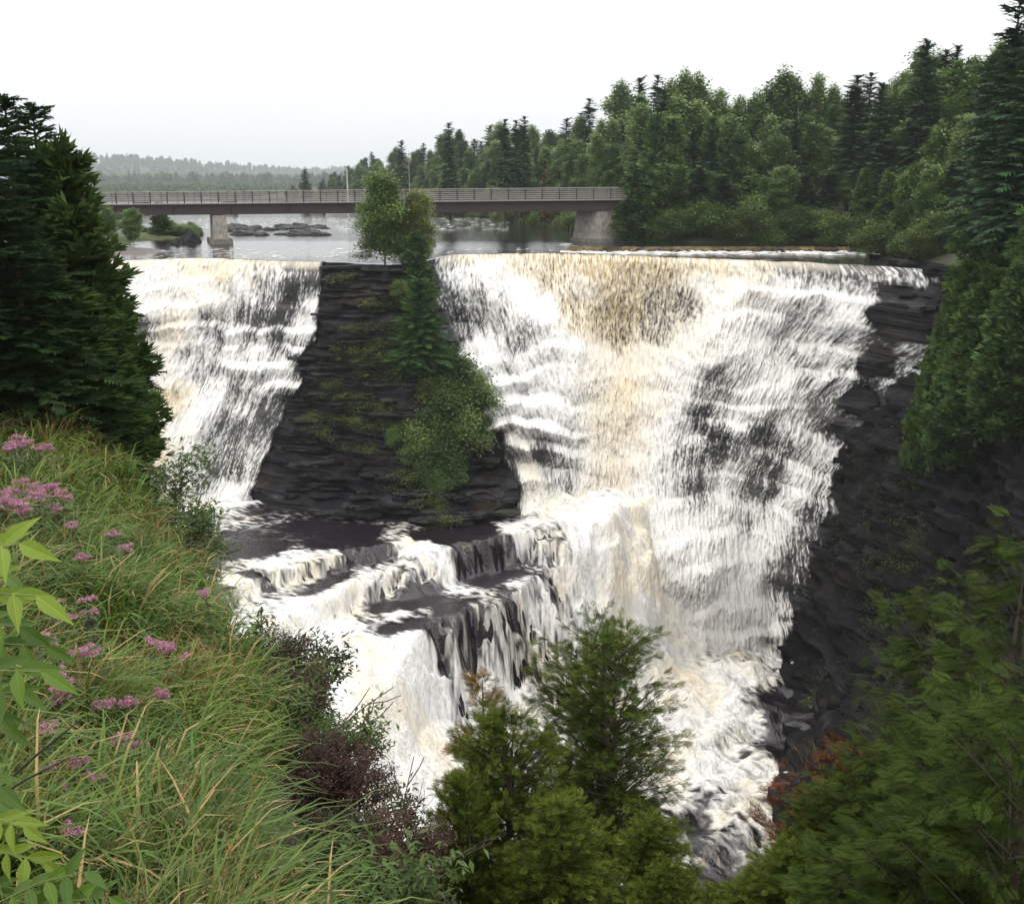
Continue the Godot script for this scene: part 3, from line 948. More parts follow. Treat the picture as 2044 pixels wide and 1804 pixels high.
func build_banks() -> void:
	var rough := noise(71, 8.0, 3)
	var p := PackedVector3Array()
	var c := PackedColorArray()
	var nx := 90
	var nz := 180
	for j in nz:
		for i in nx:
			var d := 620.0 - 575.0 * (1.0 - pow(1.0 - float(j) / (nz - 1), 2.0))
			var z := -d
			var f := float(i) / (nx - 1)
			var x := shore(d) - 2.0 + 170.0 * f * f
			if d < 92.0:
				x = maxf(x, side.at(d, 0.0) + 0.4)
			p.append(Vector3(x, ground(x, z) + 0.35 * rough.get_noise_2d(x, z) * minf(1.0, f * 10.0), z))
			var g := 0.035 + 0.02 * rough.get_noise_2d(x * 2.0, z * 2.0)
			c.append(Color(g * 1.1, g * 1.2, g * 0.5))
	tag(inst(grid_mesh(p, nx, nz, c, true), "terrain", M.soil), "wooded east bank of the river", "terrain", "", "structure")
	# low rock and grass on the west bank, at the end of the footbridge
	p = PackedVector3Array()
	c = PackedColorArray()
	nx = 150
	nz = 90
	for j in nz:
		for i in nx:
			var x := -110.0 + i * 0.56
			var d := 136.0 - j * 0.42
			var e := minf((-35.0 - x) * 0.35, minf((d - 101.0 - maxf(0.0, x + 52.0) * 0.12) * 0.3, (140.0 - d) * 0.5)) + 1.4 * rough.get_noise_2d(x * 0.6, d * 1.3)
			p.append(Vector3(x, -0.35 + clampf(e * 0.35, -0.4, 1.3) + 0.1 * rough.get_noise_2d(x * 4.0, d * 4.0), -d))
			var green := smoothstep(0.1, 0.5, rough.get_noise_2d(x, d * 1.5) + (d - 110.0) * 0.08)
			c.append(Color(0.16, 0.14, 0.13).lerp(Color(0.06, 0.075, 0.02), green))
	tag(inst(grid_mesh(p, nx, nz, c, true), "shore", M.soil), "flat grey rock and grass shore beneath the footbridge", "shore", "", "structure")
	# far land on the west
	p = PackedVector3Array()
	c = PackedColorArray()
	nx = 90
	nz = 70
	for j in nz:
		for i in nx:
			var d := 4500.0 - 3900.0 * float(j) / (nz - 1)
			var x := -3200.0 + 4800.0 * float(i) / (nx - 1)
			p.append(Vector3(x, hill(x, d), -d))
			c.append(Color(0.03, 0.05, 0.02))
	tag(inst(grid_mesh(p, nx, nz, c, true), "hills", M.soil), "low wooded hills in the haze beyond the river", "hills", "", "structure")
	# the bluff that the camera stands on
	var at := []
	for q: Array in [[290, 950, 18], [380, 1100, 15.5], [470, 1200, 14], [590, 1400, 11], [690, 1570, 9], [705, 1804, 7], [0, 890, 19], [150, 930, 17], [50, 1010, 13.5], [200, 1200, 10], [300, 1500, 7.5], [100, 1500, 6.5], [300, 1804, 5], [0, 1804, 4], [550, 1804, 6], [550, 1500, 8.5], [450, 1350, 10.5]]:
		var w := spot(q[0], q[1], q[2])
		at.append(Vector3(w.x, w.z, w.y))
	at.append(Vector3(3, 0, 3.2))
	at.append(Vector3(-3, 2, 4.2))
	at.append(Vector3(-14, -6, 4.2))
	at.append(Vector3(-14, -16, 2.6))
	bluff = Spline.new(at, 6.0)
	for q: Array in [[-10.8, -23.6], [-7.0, -17.6], [-5.7, -15.1], [-4.55, -13.5], [-3.1, -10.6], [-2.4, -8.6], [-2.15, -6.7], [-1.7, -4.6], [0.2, -2.6], [9.0, -2.6], [20.0, -3.0]]:
		rim.append(Vector2(q[0], q[1]))
	p = PackedVector3Array()
	c = PackedColorArray()
	nx = 150
	nz = 130
	for j in nz:
		for i in nx:
			var x := -26.0 + i * 0.3
			var z := -36.0 + j * 0.3
			p.append(Vector3(x, bluff_height(x, z), z))
			var g := 0.025 + 0.012 * rough.get_noise_2d(x * 5.0, z * 5.0)
			c.append(Color(g * 1.1, g, g * 0.6))
	tag(inst(grid_mesh(p, nx, nz, c, true), "slope", M.soil), "steep grassy bluff above the gorge", "slope", "", "structure")


var rim := PackedVector2Array()

func over_rim(x: float, z: float) -> float:
	return -past(rim, x, z)


func bluff_height(x: float, z: float) -> float:
	var s := over_rim(x, z)
	var inside := Vector2(x, z)
	if s > 0.0:
		var best := 1e9
		for i in rim.size() - 1:
			var q := Geometry2D.get_closest_point_to_segment(Vector2(x, z), rim[i], rim[i + 1])
			if q.distance_squared_to(Vector2(x, z)) < best:
				best = q.distance_squared_to(Vector2(x, z))
				inside = q
	var y := clampf(bluff.at(maxf(inside.x, -20.0), clampf(inside.y, -26.0, 3.0)), -1.0, 5.2)
	if s > 0.0:
		var gentle := smoothstep(-0.12, 0.02, x / maxf(-z, 1.0))
		var steep := y - 2.6 * minf(s, 3.0) - 1.3 * maxf(0.0, s - 3.0) - 0.12 * pow(maxf(0.0, s - 9.0), 2.0)
		var easy := minf(y, 1.9 - 0.52 * maxf(0.0, -z - 2.5) - 2.0 * maxf(0.0, -z - 13.5))
		y = lerpf(steep, easy, gentle)
	return maxf(y, -36.0)


func hill(x: float, d: float) -> float:
	var h := 3.0
	for q: Array in [[-1330.0, 3000.0, 260.0, 66.0], [-1010.0, 3000.0, 170.0, 46.0], [-1900.0, 3000.0, 500.0, 70.0], [-850.0, 3300.0, 120.0, 34.0], [-640.0, 3700.0, 300.0, 40.0], [-100.0, 3800.0, 500.0, 40.0]]:
		h += q[3] * exp(-pow((x - q[0]) / q[2], 2.0) - pow((d - q[1]) / 420.0, 2.0))
	return h - 8.0 * smoothstep(1300.0, 700.0, d)


# ---------- the footbridge, and far things ----------

func build_bridge() -> void:
	var left := Vector3(-54.0, 3.35, -118.0)
	var right := Vector3(14.6, 4.0, -118.0)
	var bridge := Node3D.new()
	put(bridge, "footbridge")
	bridge.position = Vector3(left.x, 0, left.z)
	tag(bridge, "long brown steel footbridge with slatted grey railings crossing the river", "bridge")
	var span := right.x - left.x
	var lean := Basis(Vector3.BACK, atan((right.y - left.y) / span))
	var rust := Color(0.035, 0.022, 0.02)
	var timber := Color(0.27, 0.25, 0.245)
	for z in [0.0, -3.2]:
		var b := Batch.new()
		b.box(lean * Vector3(span / 2, 0.62, 0), Vector3(span, 1.05, 0.06), rust, lean)
		b.box(lean * Vector3(span / 2, 1.16, 0), Vector3(span, 0.05, 0.36), rust, lean)
		b.box(lean * Vector3(span / 2, 0.08, 0), Vector3(span, 0.05, 0.36), rust, lean)
		var o := inst(b.mesh(), "girder", M.steel, bridge)
		o.position = Vector3(0, left.y, z)
	for k in 11:
		var b := Batch.new()
		b.box(Vector3.ZERO, Vector3(0.14, 0.98, 0.13), rust, lean)
		inst(b.mesh(), "stiffener", M.steel, bridge).position = Vector3(0, left.y, 0.1) + lean * Vector3(3.0 + k * 6.5, 0.62, 0)
	var b := Batch.new()
	b.box(lean * Vector3(span / 2, 1.26, -1.6), Vector3(span, 0.12, 3.9), timber * 0.8, lean)
	inst(b.mesh(), "deck", M.weathered_timber, bridge).position.y = left.y
	var post := Batch.new()
	post.box(Vector3(0, 0.62, 0), Vector3(0.09, 1.25, 0.09), rust)
	var post_mesh := post.mesh()
	for side_z in [0.26, -3.46]:
		for h: float in [0.2, 0.42, 0.64, 0.86, 1.08, 1.26]:
			b = Batch.new()
			b.box(lean * Vector3(span / 2, 1.32 + h, 0), Vector3(span, 0.1 if h < 1.2 else 0.07, 0.04 if h < 1.2 else 0.2), timber * (1.0 if h < 1.2 else 1.5), lean)
			inst(b.mesh(), "rail", M.weathered_timber, bridge).position = Vector3(0, left.y, side_z - signf(side_z + 1.6) * 0.07)
		for k in 36:
			var o := inst(post_mesh, "post", M.steel, bridge)
			o.position = Vector3(0, left.y, side_z + signf(side_z + 1.6) * 0.02) + lean * Vector3(0.4 + k * 1.9, 1.32, 0)
	for q: Array in [[-33.4, 1.45, 4.2, 0.35, 0.0], [-10.6, 1.45, 4.2, 0.35, 0.0], [9.3, 1.5, 4.4, 0.6, 0.0]]:
		var top: float = left.y + (right.y - left.y) * (q[0] - left.x) / span - 0.02
		b = Batch.new()
		var w: float = q[1] / 2.0
		var l: float = q[2] / 2.0
		var grey := Color(0.4, 0.37, 0.33)
		var lo := [Vector3(-w - 0.12, -0.4, l + 0.2), Vector3(w + 0.12, -0.4, l + 0.2), Vector3(w + 0.12, -0.4, -l - 0.8), Vector3(-w - 0.12, -0.4, -l - 0.8)]
		var hi := [Vector3(-w, top, l), Vector3(w, top, l), Vector3(w, top, -l), Vector3(-w, top, -l)]
		for k in 4:
			b.quad(lo[k], hi[k], hi[(k + 1) % 4], lo[(k + 1) % 4], grey)
		b.quad(hi[0], hi[3], hi[2], hi[1], grey)
		var o := inst(b.mesh(), "pier", M.concrete, bridge)
		o.position = Vector3(q[0] - left.x, 0, -1.6)
		o.rotation.y = q[3]
		b = Batch.new()
		b.box(Vector3(0, 0.3, 0), Vector3(q[1] + 1.0, 1.3, q[2] + 1.2), grey * 0.62)
		inst(b.mesh(), "footing", M.concrete, o)
	b = Batch.new()
	b.box(Vector3(0, 1.6, 0), Vector3(2.4, 5.0, 5.0), Color(0.3, 0.28, 0.25))
	var ab := inst(b.mesh(), "abutment", M.concrete, bridge)
	ab.position = Vector3(13.6 - left.x, 0.3, -3.0)
	ab.rotation.y = 0.5
	# an older bridge far upstream, of which the piers show
	var far := Node3D.new()
	put(far, "road_bridge")
	far.position = Vector3(-70, 0, -262)
	tag(far, "distant low bridge on grey piers upstream of the footbridge", "bridge")
	b = Batch.new()
	b.box(Vector3(0, 3.6, 0), Vector3(110, 0.8, 6), Color(0.2, 0.2, 0.2))
	inst(b.mesh(), "deck", M.concrete, far)
	for x in [-44.0, -22.0, 0.0, 22.0, 44.0]:
		b = Batch.new()
		b.box(Vector3(0, 1.4, 0), Vector3(2.4, 4.0, 5.0), Color(0.3, 0.28, 0.26))
		inst(b.mesh(), "pier", M.concrete, far).position.x = x
	# rocks in the rapids, and a boulder by the pier
	var r := RandomNumberGenerator.new()
	r.seed = 81
	var rocks: Array[Mesh] = []
	for k in 4:
		rocks.append(stone_mesh(200 + k, 0.35))
	for k in 46:
		var q := on_level(r.randf_range(452, 640), r.randf_range(450, 471), 0.55)
		var o := inst(rocks[r.randi() % 4], "river_rock", M.wet_rock)
		o.position = q + Vector3(0, 0.05, 0)
		var s := r.randf_range(0.35, 1.0)
		o.scale = Vector3(s * r.randf_range(1.0, 2.4), s * 0.45, s)
		o.rotation.y = r.randf_range(-0.4, 0.4)
		tag(o, "low dark rock breaking the rapids upstream of the footbridge", "rock", "rocks in the rapids")
	for q: Array in [[378, 489, 1.25], [352, 491, 0.7], [1650, 488, 2.6], [1690, 496, 1.6]]:
		var w := on_level(q[0], q[1], 0.2)
		var o := inst(rocks[2], "boulder", M.dry_rock)
		o.position = w + Vector3(0, q[2] * 0.2, 0)
		o.scale = Vector3.ONE * q[2]
		tag(o, ["rounded grey boulder on the shore beside the concrete pier", "small grey boulder on the flat rock shore", "large dark boulder at the wooded end of the sill", "dark boulder under the bushes past the sill"][[378, 352, 1650, 1690].find(q[0])], "boulder", "river boulders")
	# a pole beyond the footbridge
	var pole := Node3D.new()
	put(pole, "utility_pole")
	pole.position = Vector3(-29.5, 1.0, -190)
	tag(pole, "thin pale utility pole beyond the footbridge", "pole")
	b = Batch.new()
	b.tube(PackedVector3Array([Vector3.ZERO, Vector3(0, 8.9, 0)]), PackedFloat32Array([0.16, 0.1]), 8, Color(0.5, 0.48, 0.45))
	inst(b.mesh(), "mast", M.weathered_timber, pole)
	b = Batch.new()
	b.box(Vector3(0, 8.4, 0), Vector3(1.0, 0.09, 0.09), Color(0.4, 0.38, 0.35))
	inst(b.mesh(), "crossarm", M.weathered_timber, pole)


func stone_mesh(seed_: int, rough: float) -> ArrayMesh:
	var s := SphereMesh.new()
	s.radial_segments = 20
	s.rings = 12
	s.radius = 1.0
	s.height = 2.0
	var a := s.get_mesh_arrays()
	var n := noise(seed_, 1.1, 3)
	var v: PackedVector3Array = a[Mesh.ARRAY_VERTEX]
	var c := PackedColorArray()
	for i in v.size():
		var q := v[i]
		v[i] = q * (1.0 + rough * 1.6 * n.get_noise_3dv(q))
		var g := 0.06 + 0.03 * n.get_noise_3dv(q * 3.0)
		c.append(Color(g * 1.05, g, g))
	var st := SurfaceTool.new()
	a[Mesh.ARRAY_VERTEX] = v
	a[Mesh.ARRAY_COLOR] = c
	a[Mesh.ARRAY_NORMAL] = null
	a[Mesh.ARRAY_TANGENT] = null
	st.create_from_arrays(a)
	st.generate_normals()
	return st.commit()


# ---------- foliage ----------

var T := {}

func strip(b: Batch, path: PackedVector3Array, widths: PackedFloat32Array, up: Vector3) -> void:
	for i in path.size() - 1:
		var s := (path[i + 1] - path[i]).cross(up).normalized()
		var a := path[i] - s * widths[i]
		var d := path[i] + s * widths[i]
		var e := path[i + 1] + s * widths[i + 1]
		var f := path[i + 1] - s * widths[i + 1]
		if widths[i + 1] < 0.0001:
			b.tri(a, path[i + 1], d, Color.WHITE)
		else:
			b.quad(a, f, e, d, Color.WHITE)


func make_templates() -> void:
	var r := RandomNumberGenerator.new()
	r.seed = 91
	# spruce twig for the distance: a drooping flat feather along +z, one metre long
	var b := Batch.new()
	strip(b, PackedVector3Array([Vector3.ZERO, Vector3(0, -0.02, 0.5), Vector3(0, -0.1, 1.0)]), PackedFloat32Array([0.16, 0.13, 0.0]), Vector3.UP)
	for s in [-1.0, 1.0]:
		for k in 3:
			var z := 0.12 + 0.25 * k
			strip(b, PackedVector3Array([Vector3(0, 0, z), Vector3(s * (0.42 - 0.09 * k), -0.1, z + 0.34)]), PackedFloat32Array([0.1, 0.0]), Vector3.UP)
	T.spruce_far = shape_of(b)
	# spruce twig seen close: many needle-covered shoots
	b = Batch.new()
	strip(b, PackedVector3Array([Vector3.ZERO, Vector3(0, 0.01, 0.5), Vector3(0, 0.05, 1.0)]), PackedFloat32Array([0.05, 0.06, 0.0]), Vector3.UP)
	strip(b, PackedVector3Array([Vector3.ZERO, Vector3(0, 0.01, 0.5), Vector3(0, 0.05, 1.0)]), PackedFloat32Array([0.05, 0.06, 0.0]), Vector3.RIGHT)
	for s in [-1.0, 1.0]:
		for k in 5:
			var z := 0.06 + 0.17 * k
			var l := 0.42 - 0.06 * k
			var tip := Vector3(s * l * 0.8, r.randf_range(-0.12, 0.06), z + l * 0.75)
			var mid := Vector3(s * l * 0.42, 0.0, z + l * 0.35)
			strip(b, PackedVector3Array([Vector3(0, 0, z), mid, tip]), PackedFloat32Array([0.045, 0.05, 0.0]), Vector3.UP)
			strip(b, PackedVector3Array([mid, tip]), PackedFloat32Array([0.05, 0.0]), Vector3.RIGHT)
	T.spruce_near = shape_of(b)
	# cedar spray: a flat feather of narrow pointed shoots along +z
	b = Batch.new()
	var tips := Batch.new()
	strip(b, PackedVector3Array([Vector3.ZERO, Vector3(0, 0.05, 1.0)]), PackedFloat32Array([0.02, 0.012]), Vector3.UP)
	tips.tri(Vector3(-0.03, 0.04, 0.9), Vector3(0, 0.1, 1.3), Vector3(0.03, 0.05, 0.9), Color.WHITE)
	for s in [-1.0, 1.0]:
		for k in 5:
			var z := 0.1 + 0.19 * k + (0.09 if s > 0.0 else 0.0)
			var l := 0.62 * (1.0 - 0.13 * k)
			var dir := Vector3(s * r.randf_range(0.5, 0.72), r.randf_range(-0.25, 0.35), 0.74).normalized()
			var across := dir.cross(Vector3.UP).normalized() * 0.034
			var root := Vector3(0, 0, z)
			b.tri(root - across, root + dir * l, root + across, Color.WHITE)
			var end := root + dir * l * 0.5
			tips.tri(end - across, root + dir * l * 1.2 + Vector3(0, 0.04, 0.12), end + across, Color.WHITE)
	T.cedar = shape_of(b)
	T.cedar_tips = shape_of(tips)
	# a larger cedar spray for the boughs beside the viewpoint
	b = Batch.new()
	tips = Batch.new()
	strip(b, PackedVector3Array([Vector3.ZERO, Vector3(0, 0.02, 0.5), Vector3(0, -0.05, 1.0)]), PackedFloat32Array([0.014, 0.012, 0.01]), Vector3.UP)
	for s in [-1.0, 1.0]:
		for k in 7:
			var z := 0.05 + 0.13 * k + (0.06 if s > 0.0 else 0.0)
			var l := 0.5 * (1.0 - 0.1 * k)
			var dir := Vector3(s * 0.62, r.randf_range(-0.12, 0.1), 0.78).normalized()
			var across := dir.cross(Vector3.UP).normalized() * 0.02
			var root := Vector3(0, -0.03 * z, z)
			b.tri(root - across, root + dir * l, root + across, Color.WHITE)
			for f in [0.3, 0.55, 0.78]:
				var at: Vector3 = root + dir * l * f
				var m: float = l * 0.4 * (1.1 - f)
				tips.tri(at, at + Vector3(s * m * 0.95, 0.01, m * 0.25), at + dir * 0.045, Color.WHITE)
				tips.tri(at, at + Vector3(s * m * 0.05, 0.01, m * 1.1), at + dir * 0.045, Color.WHITE)
			tips.tri(root + dir * l * 0.8 - across, root + dir * l * 1.12, root + dir * l * 0.8 + across, Color.WHITE)
	T.cedar_bough = shape_of(b)
	T.cedar_bough_tips = shape_of(tips)
	# cedar spray for the middle distance
	b = Batch.new()
	for s in [-0.7, -0.25, 0.25, 0.7]:
		strip(b, PackedVector3Array([Vector3.ZERO, Vector3(s * 0.4, r.randf_range(-0.1, 0.15), 0.55), Vector3(s * 0.75, r.randf_range(-0.1, 0.2), 0.95)]), PackedFloat32Array([0.05, 0.12, 0.0]), Vector3.UP)
	strip(b, PackedVector3Array([Vector3.ZERO, Vector3(0, 0.1, 0.6), Vector3(0, 0.1, 1.05)]), PackedFloat32Array([0.05, 0.13, 0.0]), Vector3.RIGHT)
	T.cedar_far = shape_of(b)
	# clumps of broad leaves: many small kites in a ball of one metre radius
	for kind: Array in [["leaves_far", 26, 0.2], ["leaves_mid", 44, 0.13]]:
		b = Batch.new()
		for k in kind[1]:
			var at := Vector3(r.randfn(), r.randfn() * 0.8, r.randfn()) * 0.42
			var turn := Basis.from_euler(Vector3(r.randf_range(-0.9, 0.5), r.randf_range(0, TAU), r.randf_range(-0.6, 0.6)))
			var l: float = kind[2] * r.randf_range(0.7, 1.4)
			b.quad(at, at + turn * Vector3(-l * 0.5, 0, l * 0.7), at + turn * Vector3(0, -l * 0.15, l * 1.6), at + turn * Vector3(l * 0.5, 0, l * 0.7), Color.WHITE)
		T[kind[0]] = shape_of(b)


func vary(r: RandomNumberGenerator, c: Color, by := 0.25) -> Color:
	var k := 1.0 + r.randf_range(-by, by)
	return Color(c.r * k * (1.0 + r.randf_range(-0.1, 0.1)), c.g * k, c.b * k * (1.0 + r.randf_range(-0.15, 0.15)))


func trunk_mesh(h: float, radius: float, tint: Color, limbs: Array, bend_by := 0.0) -> ArrayMesh:
	var b := Batch.new()
	var path := PackedVector3Array()
	var radii := PackedFloat32Array()
	for k in 9:
		var f := k / 8.0
		path.append(Vector3(sin(f * 3.0) * bend_by, -0.5 + (h + 0.5) * f, cos(f * 2.3) * bend_by - bend_by))
		radii.append(lerpf(radius, radius * 0.08, f))
	b.tube(path, radii, 7, tint)
	for l: Array in limbs:
		b.tube(PackedVector3Array([l[0], (l[0] + l[1]) / 2.0 + Vector3(0, l[2], 0), l[1]]), PackedFloat32Array([l[3], l[3] * 0.6, l[3] * 0.15]), 4, tint)
	return b.mesh()


func conifer(seed_: int, h: float, radius: float, first: float, green: Color, shape: Array, twig: float, gap: float, droop: float, fill := 1.0) -> Array:
	var r := RandomNumberGenerator.new()
	r.seed = seed_
	var b := Batch.new()
	var limbs := []
	var y := first
	while y < h - twig * 0.3:
		var t := (y - first) / (h - first)
		var out := radius * pow(1.0 - t, 0.85) * (0.55 + 0.45 * smoothstep(0.0, 0.12, t)) * r.randf_range(0.82, 1.12) + twig * 0.35
		var count := int(4 + 5 * (1.0 - t) * fill)
		var first_turn := r.randf() * TAU
		for k in count:
			var a := first_turn + TAU * k / count + r.randf_range(-0.3, 0.3)
			var reach := out * r.randf_range(0.65, 1.15)
			var rise := lerpf(-droop, 0.75, pow(t, 1.6)) + r.randf_range(-0.12, 0.12)
			var dir := Vector3(cos(a), 0, sin(a))
			if reach > 0.5:
				limbs.append([Vector3(0, y, 0), Vector3(0, y + rise * reach, 0) + dir * reach * 0.9, 0.05 * reach, 0.012 * h * (1.0 - t) * 0.3 + 0.008])
			var n := maxi(1, int(reach / (twig * 0.36) * fill))
			for i in n:
				var f := lerpf(0.18, 1.0, (i + r.randf()) / n)
				var at := Vector3(0, y + rise * reach * f + 0.06 * reach * sin(f * PI), 0) + dir * reach * f
				var fan := r.randf_range(-1.05, 1.05) * (1.0 - 0.5 * f)
				var turn := Basis(Vector3.UP, -a + PI / 2 + fan) * Basis(Vector3.RIGHT, -rise * 0.6 + r.randf_range(-0.25, 0.35)) * Basis(Vector3.BACK, r.randf_range(-0.5, 0.5))
				b.add(shape, Transform3D(turn.scaled(Vector3.ONE * twig * r.randf_range(0.75, 1.2)), at - dir * twig * 0.3), vary(r, green, 0.3))
		y += gap * r.randf_range(0.75, 1.25) * (1.0 - 0.45 * t)
	for k in 5:
		b.add(shape, Transform3D(Basis(Vector3.UP, k * 1.3) * Basis(Vector3.RIGHT, -1.25).scaled(Vector3.ONE * twig * 0.7), Vector3(0, h - twig * 0.55, 0)), vary(r, green, 0.2))
	return [b.mesh(), trunk_mesh(h, h * 0.014 + 0.03, Color(0.06, 0.045, 0.035), limbs)]


func cedar(seed_: int, h: float, radius: float, first: float, green: Color, tip: Color, near: bool, twig: float, amount: int, round_ := 0.7, forks := 1, big := false) -> Array:
	var r := RandomNumberGenerator.new()
	r.seed = seed_
	var b := Batch.new()
	var limbs := []
	var stems := []
	for k in forks:
		var a := TAU * k / forks + r.randf()
		stems.append([Vector3(cos(a), 0, sin(a)) * (radius * 0.3 if forks > 1 else 0.0), h * (1.0 if k == 0 else r.randf_range(0.8, 0.95)), radius * (0.8 if forks > 1 else 1.0)])
	# boughs first; the sprays then hang on the boughs, so the crown has clumps and gaps
	var boughs := []
	for s: Array in stems:
		var nb := int(amount / 22.0 / forks)
		for k in nb:
			var t := pow((k + r.randf()) / nb, 1.15)
			var y: float = lerpf(first, s[1] * 0.985, t)
			var out: float = s[2] * pow(1.0 - t, round_) * (0.6 + 0.4 * smoothstep(0.0, 0.15, t)) * r.randf_range(0.62, 1.16) + twig * 0.3
			var a := r.randf() * TAU
			var dir := Vector3(cos(a), 0, sin(a))
			var axis: Vector3 = s[0] * smoothstep(0.0, 0.6, t)
			var from := axis + Vector3(0, y, 0)
			var to := axis + Vector3(0, y + out * lerpf(0.05, 0.8, t) + r.randf_range(-0.1, 0.25) * out, 0) + dir * out
			boughs.append([from, to, a, t, out])
			if out > 0.35 and r.randf() < 0.7:
				limbs.append([from - Vector3(0, out * 0.2, 0), to, 0.03 * out, 0.008 + 0.006 * out])
	for q: Array in boughs:
		var from: Vector3 = q[0]
		var to: Vector3 = q[1]
		var base := vary(r, green, 0.45)
		var n := int(22.0 * clampf(q[4] / radius * 1.5, 0.4, 1.5))
		for i in n:
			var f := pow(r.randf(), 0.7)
			var spread: float = twig * (0.5 + 0.5 * (1.0 - f)) * (0.75 + 0.25 * q[4])
			var at: Vector3 = from.lerp(to, f) + Vector3(r.randfn(), r.randfn() * 0.7, r.randfn()) * spread * 0.55
			var turn := Basis(Vector3.UP, -q[2] + PI / 2 + r.randf_range(-1.0, 1.0)) * Basis(Vector3.RIGHT, r.randf_range(-1.0, 0.25)) * Basis(Vector3.BACK, r.randf_range(-1.3, 1.3))
			if big:
				turn = Basis(Vector3.UP, -q[2] + PI / 2 + r.randf_range(-0.8, 0.8)) * Basis(Vector3.RIGHT, r.randf_range(-0.35, 0.45)) * Basis(Vector3.BACK, r.randf_range(-0.7, 0.7))
			var x := Transform3D(turn.scaled(Vector3.ONE * twig * r.randf_range(0.7, 1.25)), at)
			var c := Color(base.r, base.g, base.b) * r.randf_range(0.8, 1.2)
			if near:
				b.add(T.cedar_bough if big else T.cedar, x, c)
				b.add(T.cedar_bough_tips if big else T.cedar_tips, x, c.lerp(tip, r.randf_range(0.15, 1.0) * (0.45 + 0.55 * f)))  # dark inside, pale outside: growth colour, plus crown shade put into the tint
			else:
				b.add(T.cedar_far, x, c.lerp(tip, r.randf() * r.randf() * 0.6))
	return [b.mesh(), trunk_mesh(h * 0.96, h * 0.016 + 0.02, Color(0.075, 0.055, 0.045), limbs, 0.05 * radius)]


func broadleaf(seed_: int, h: float, lobes: Array, green: Color, shape: Array, leaf: float, amount: int, bark: Color) -> Array:
	var r := RandomNumberGenerator.new()
	r.seed = seed_
	var b := Batch.new()
	var limbs := []
	for l: Array in lobes:          # [centre, half size]
		var mid: Vector3 = l[0]
		var half: Vector3 = l[1]
		limbs.append([Vector3(0, mid.y * 0.55, 0), mid + Vector3(0, half.y * 0.3, 0), 0.1, 0.006 * h])
		var tone := r.randf_range(0.8, 1.2)
		for k in amount:
			var d := Vector3(r.randfn(), r.randfn(), r.randfn()).normalized() * pow(r.randf(), 0.4)
			var at := mid + d * half * r.randf_range(0.75, 1.08)
			var turn := Basis.from_euler(Vector3(r.randf_range(-0.5, 0.5), r.randf() * TAU, r.randf_range(-0.5, 0.5)))
			b.add(shape, Transform3D(turn.scaled(Vector3.ONE * leaf * r.randf_range(0.6, 1.3)), at), vary(r, green * tone, 0.28))
	return [b.mesh(), trunk_mesh(h * 0.92, h * 0.009 + 0.02, bark, limbs, h * 0.006)]


func lobes_for(seed_: int, h: float, wide: float, kind: String) -> Array:
	var r := RandomNumberGenerator.new()
	r.seed = seed_
	var out := []
	var n := 15 if kind != "shrub" else 8
	for k in n:
		var f := (k + 0.5) / n
		var y := h * lerpf(0.1 if kind == "full" else 0.26, 0.93, f) if kind != "shrub" else h * lerpf(0.2, 0.8, f)
		var w := wide * pow(sin(PI * lerpf(0.2, 0.93, f)), 0.7) * (1.0 if kind != "column" else 0.7)
		var a := k * 2.4 + r.randf()
		var off := w * r.randf_range(0.25, 0.75)
		out.append([Vector3(cos(a) * off, y, sin(a) * off), Vector3(w * r.randf_range(0.35, 0.55), h * r.randf_range(0.06, 0.11), w * r.randf_range(0.35, 0.55))])
	return out


func tree_of(parts: Array, leaf_material: StandardMaterial3D) -> Node3D:
	var t := Node3D.new()
	inst(parts[1], "trunk", M.bark, t)
	inst(parts[0], "crown", leaf_material, t)
	return t


func plant_copy(proto: Node3D, called: String, at: Vector3, size: Vector3, turn: float, label: String, category: String, group: String, lean := Vector3.ZERO) -> Node3D:
	var o := copy_of(proto, called)
	o.position = at
	o.rotation = Vector3(lean.x, turn, lean.z)
	o.scale = size
	tag(o, label, category, group)
	return o


var grove := {}

func many(called: String, mesh: Mesh, m: Material, places: Array, tints: Array, label: String, category: String) -> void:
	var mm := MultiMesh.new()
	mm.transform_format = MultiMesh.TRANSFORM_3D
	mm.use_colors = true
	mm.mesh = mesh
	mm.instance_count = places.size()
	for i in places.size():
		mm.set_instance_transform(i, places[i])
		mm.set_instance_color(i, tints[i])
	var o := MultiMeshInstance3D.new()
	o.multimesh = mm
	o.material_override = m
	put(o, called)
	tag(o, label, category, "", "stuff")


func build_far_woods() -> void:
	var r := RandomNumberGenerator.new()
	r.seed = 77
	for kind: Array in [["aspen", 3600, "woods", "hazy broadleaf woods covering the distant hills"], ["spruce", 2000, "woods", "hazy dark conifers among the woods on the distant hills"]]:
		var places := []
		var tints := []
		while places.size() < kind[1]:
			var d := r.randf_range(1500.0, 3900.0) if places.size() > kind[1] * 0.4 else r.randf_range(640.0, 1500.0)
			var x := spot(r.randf_range(60, 760 if d > 1500.0 else 690), 400, d).x
			var s := r.randf_range(0.8, 1.5) * (1.0 if d > 1500.0 else 0.42)
			places.append(Transform3D(Basis(Vector3.UP, r.randf() * TAU).scaled(Vector3(s * 1.7, s, s * 1.7)), Vector3(x, hill(x, d) - 2.0, -d)))
			var k := r.randf_range(0.7, 1.2)
			tints.append(Color(k, k, k))
		many(kind[2], (grove[kind[0]][1].get_node("crown") as MeshInstance3D).mesh, M.leaves, places, tints, kind[3], "woods")


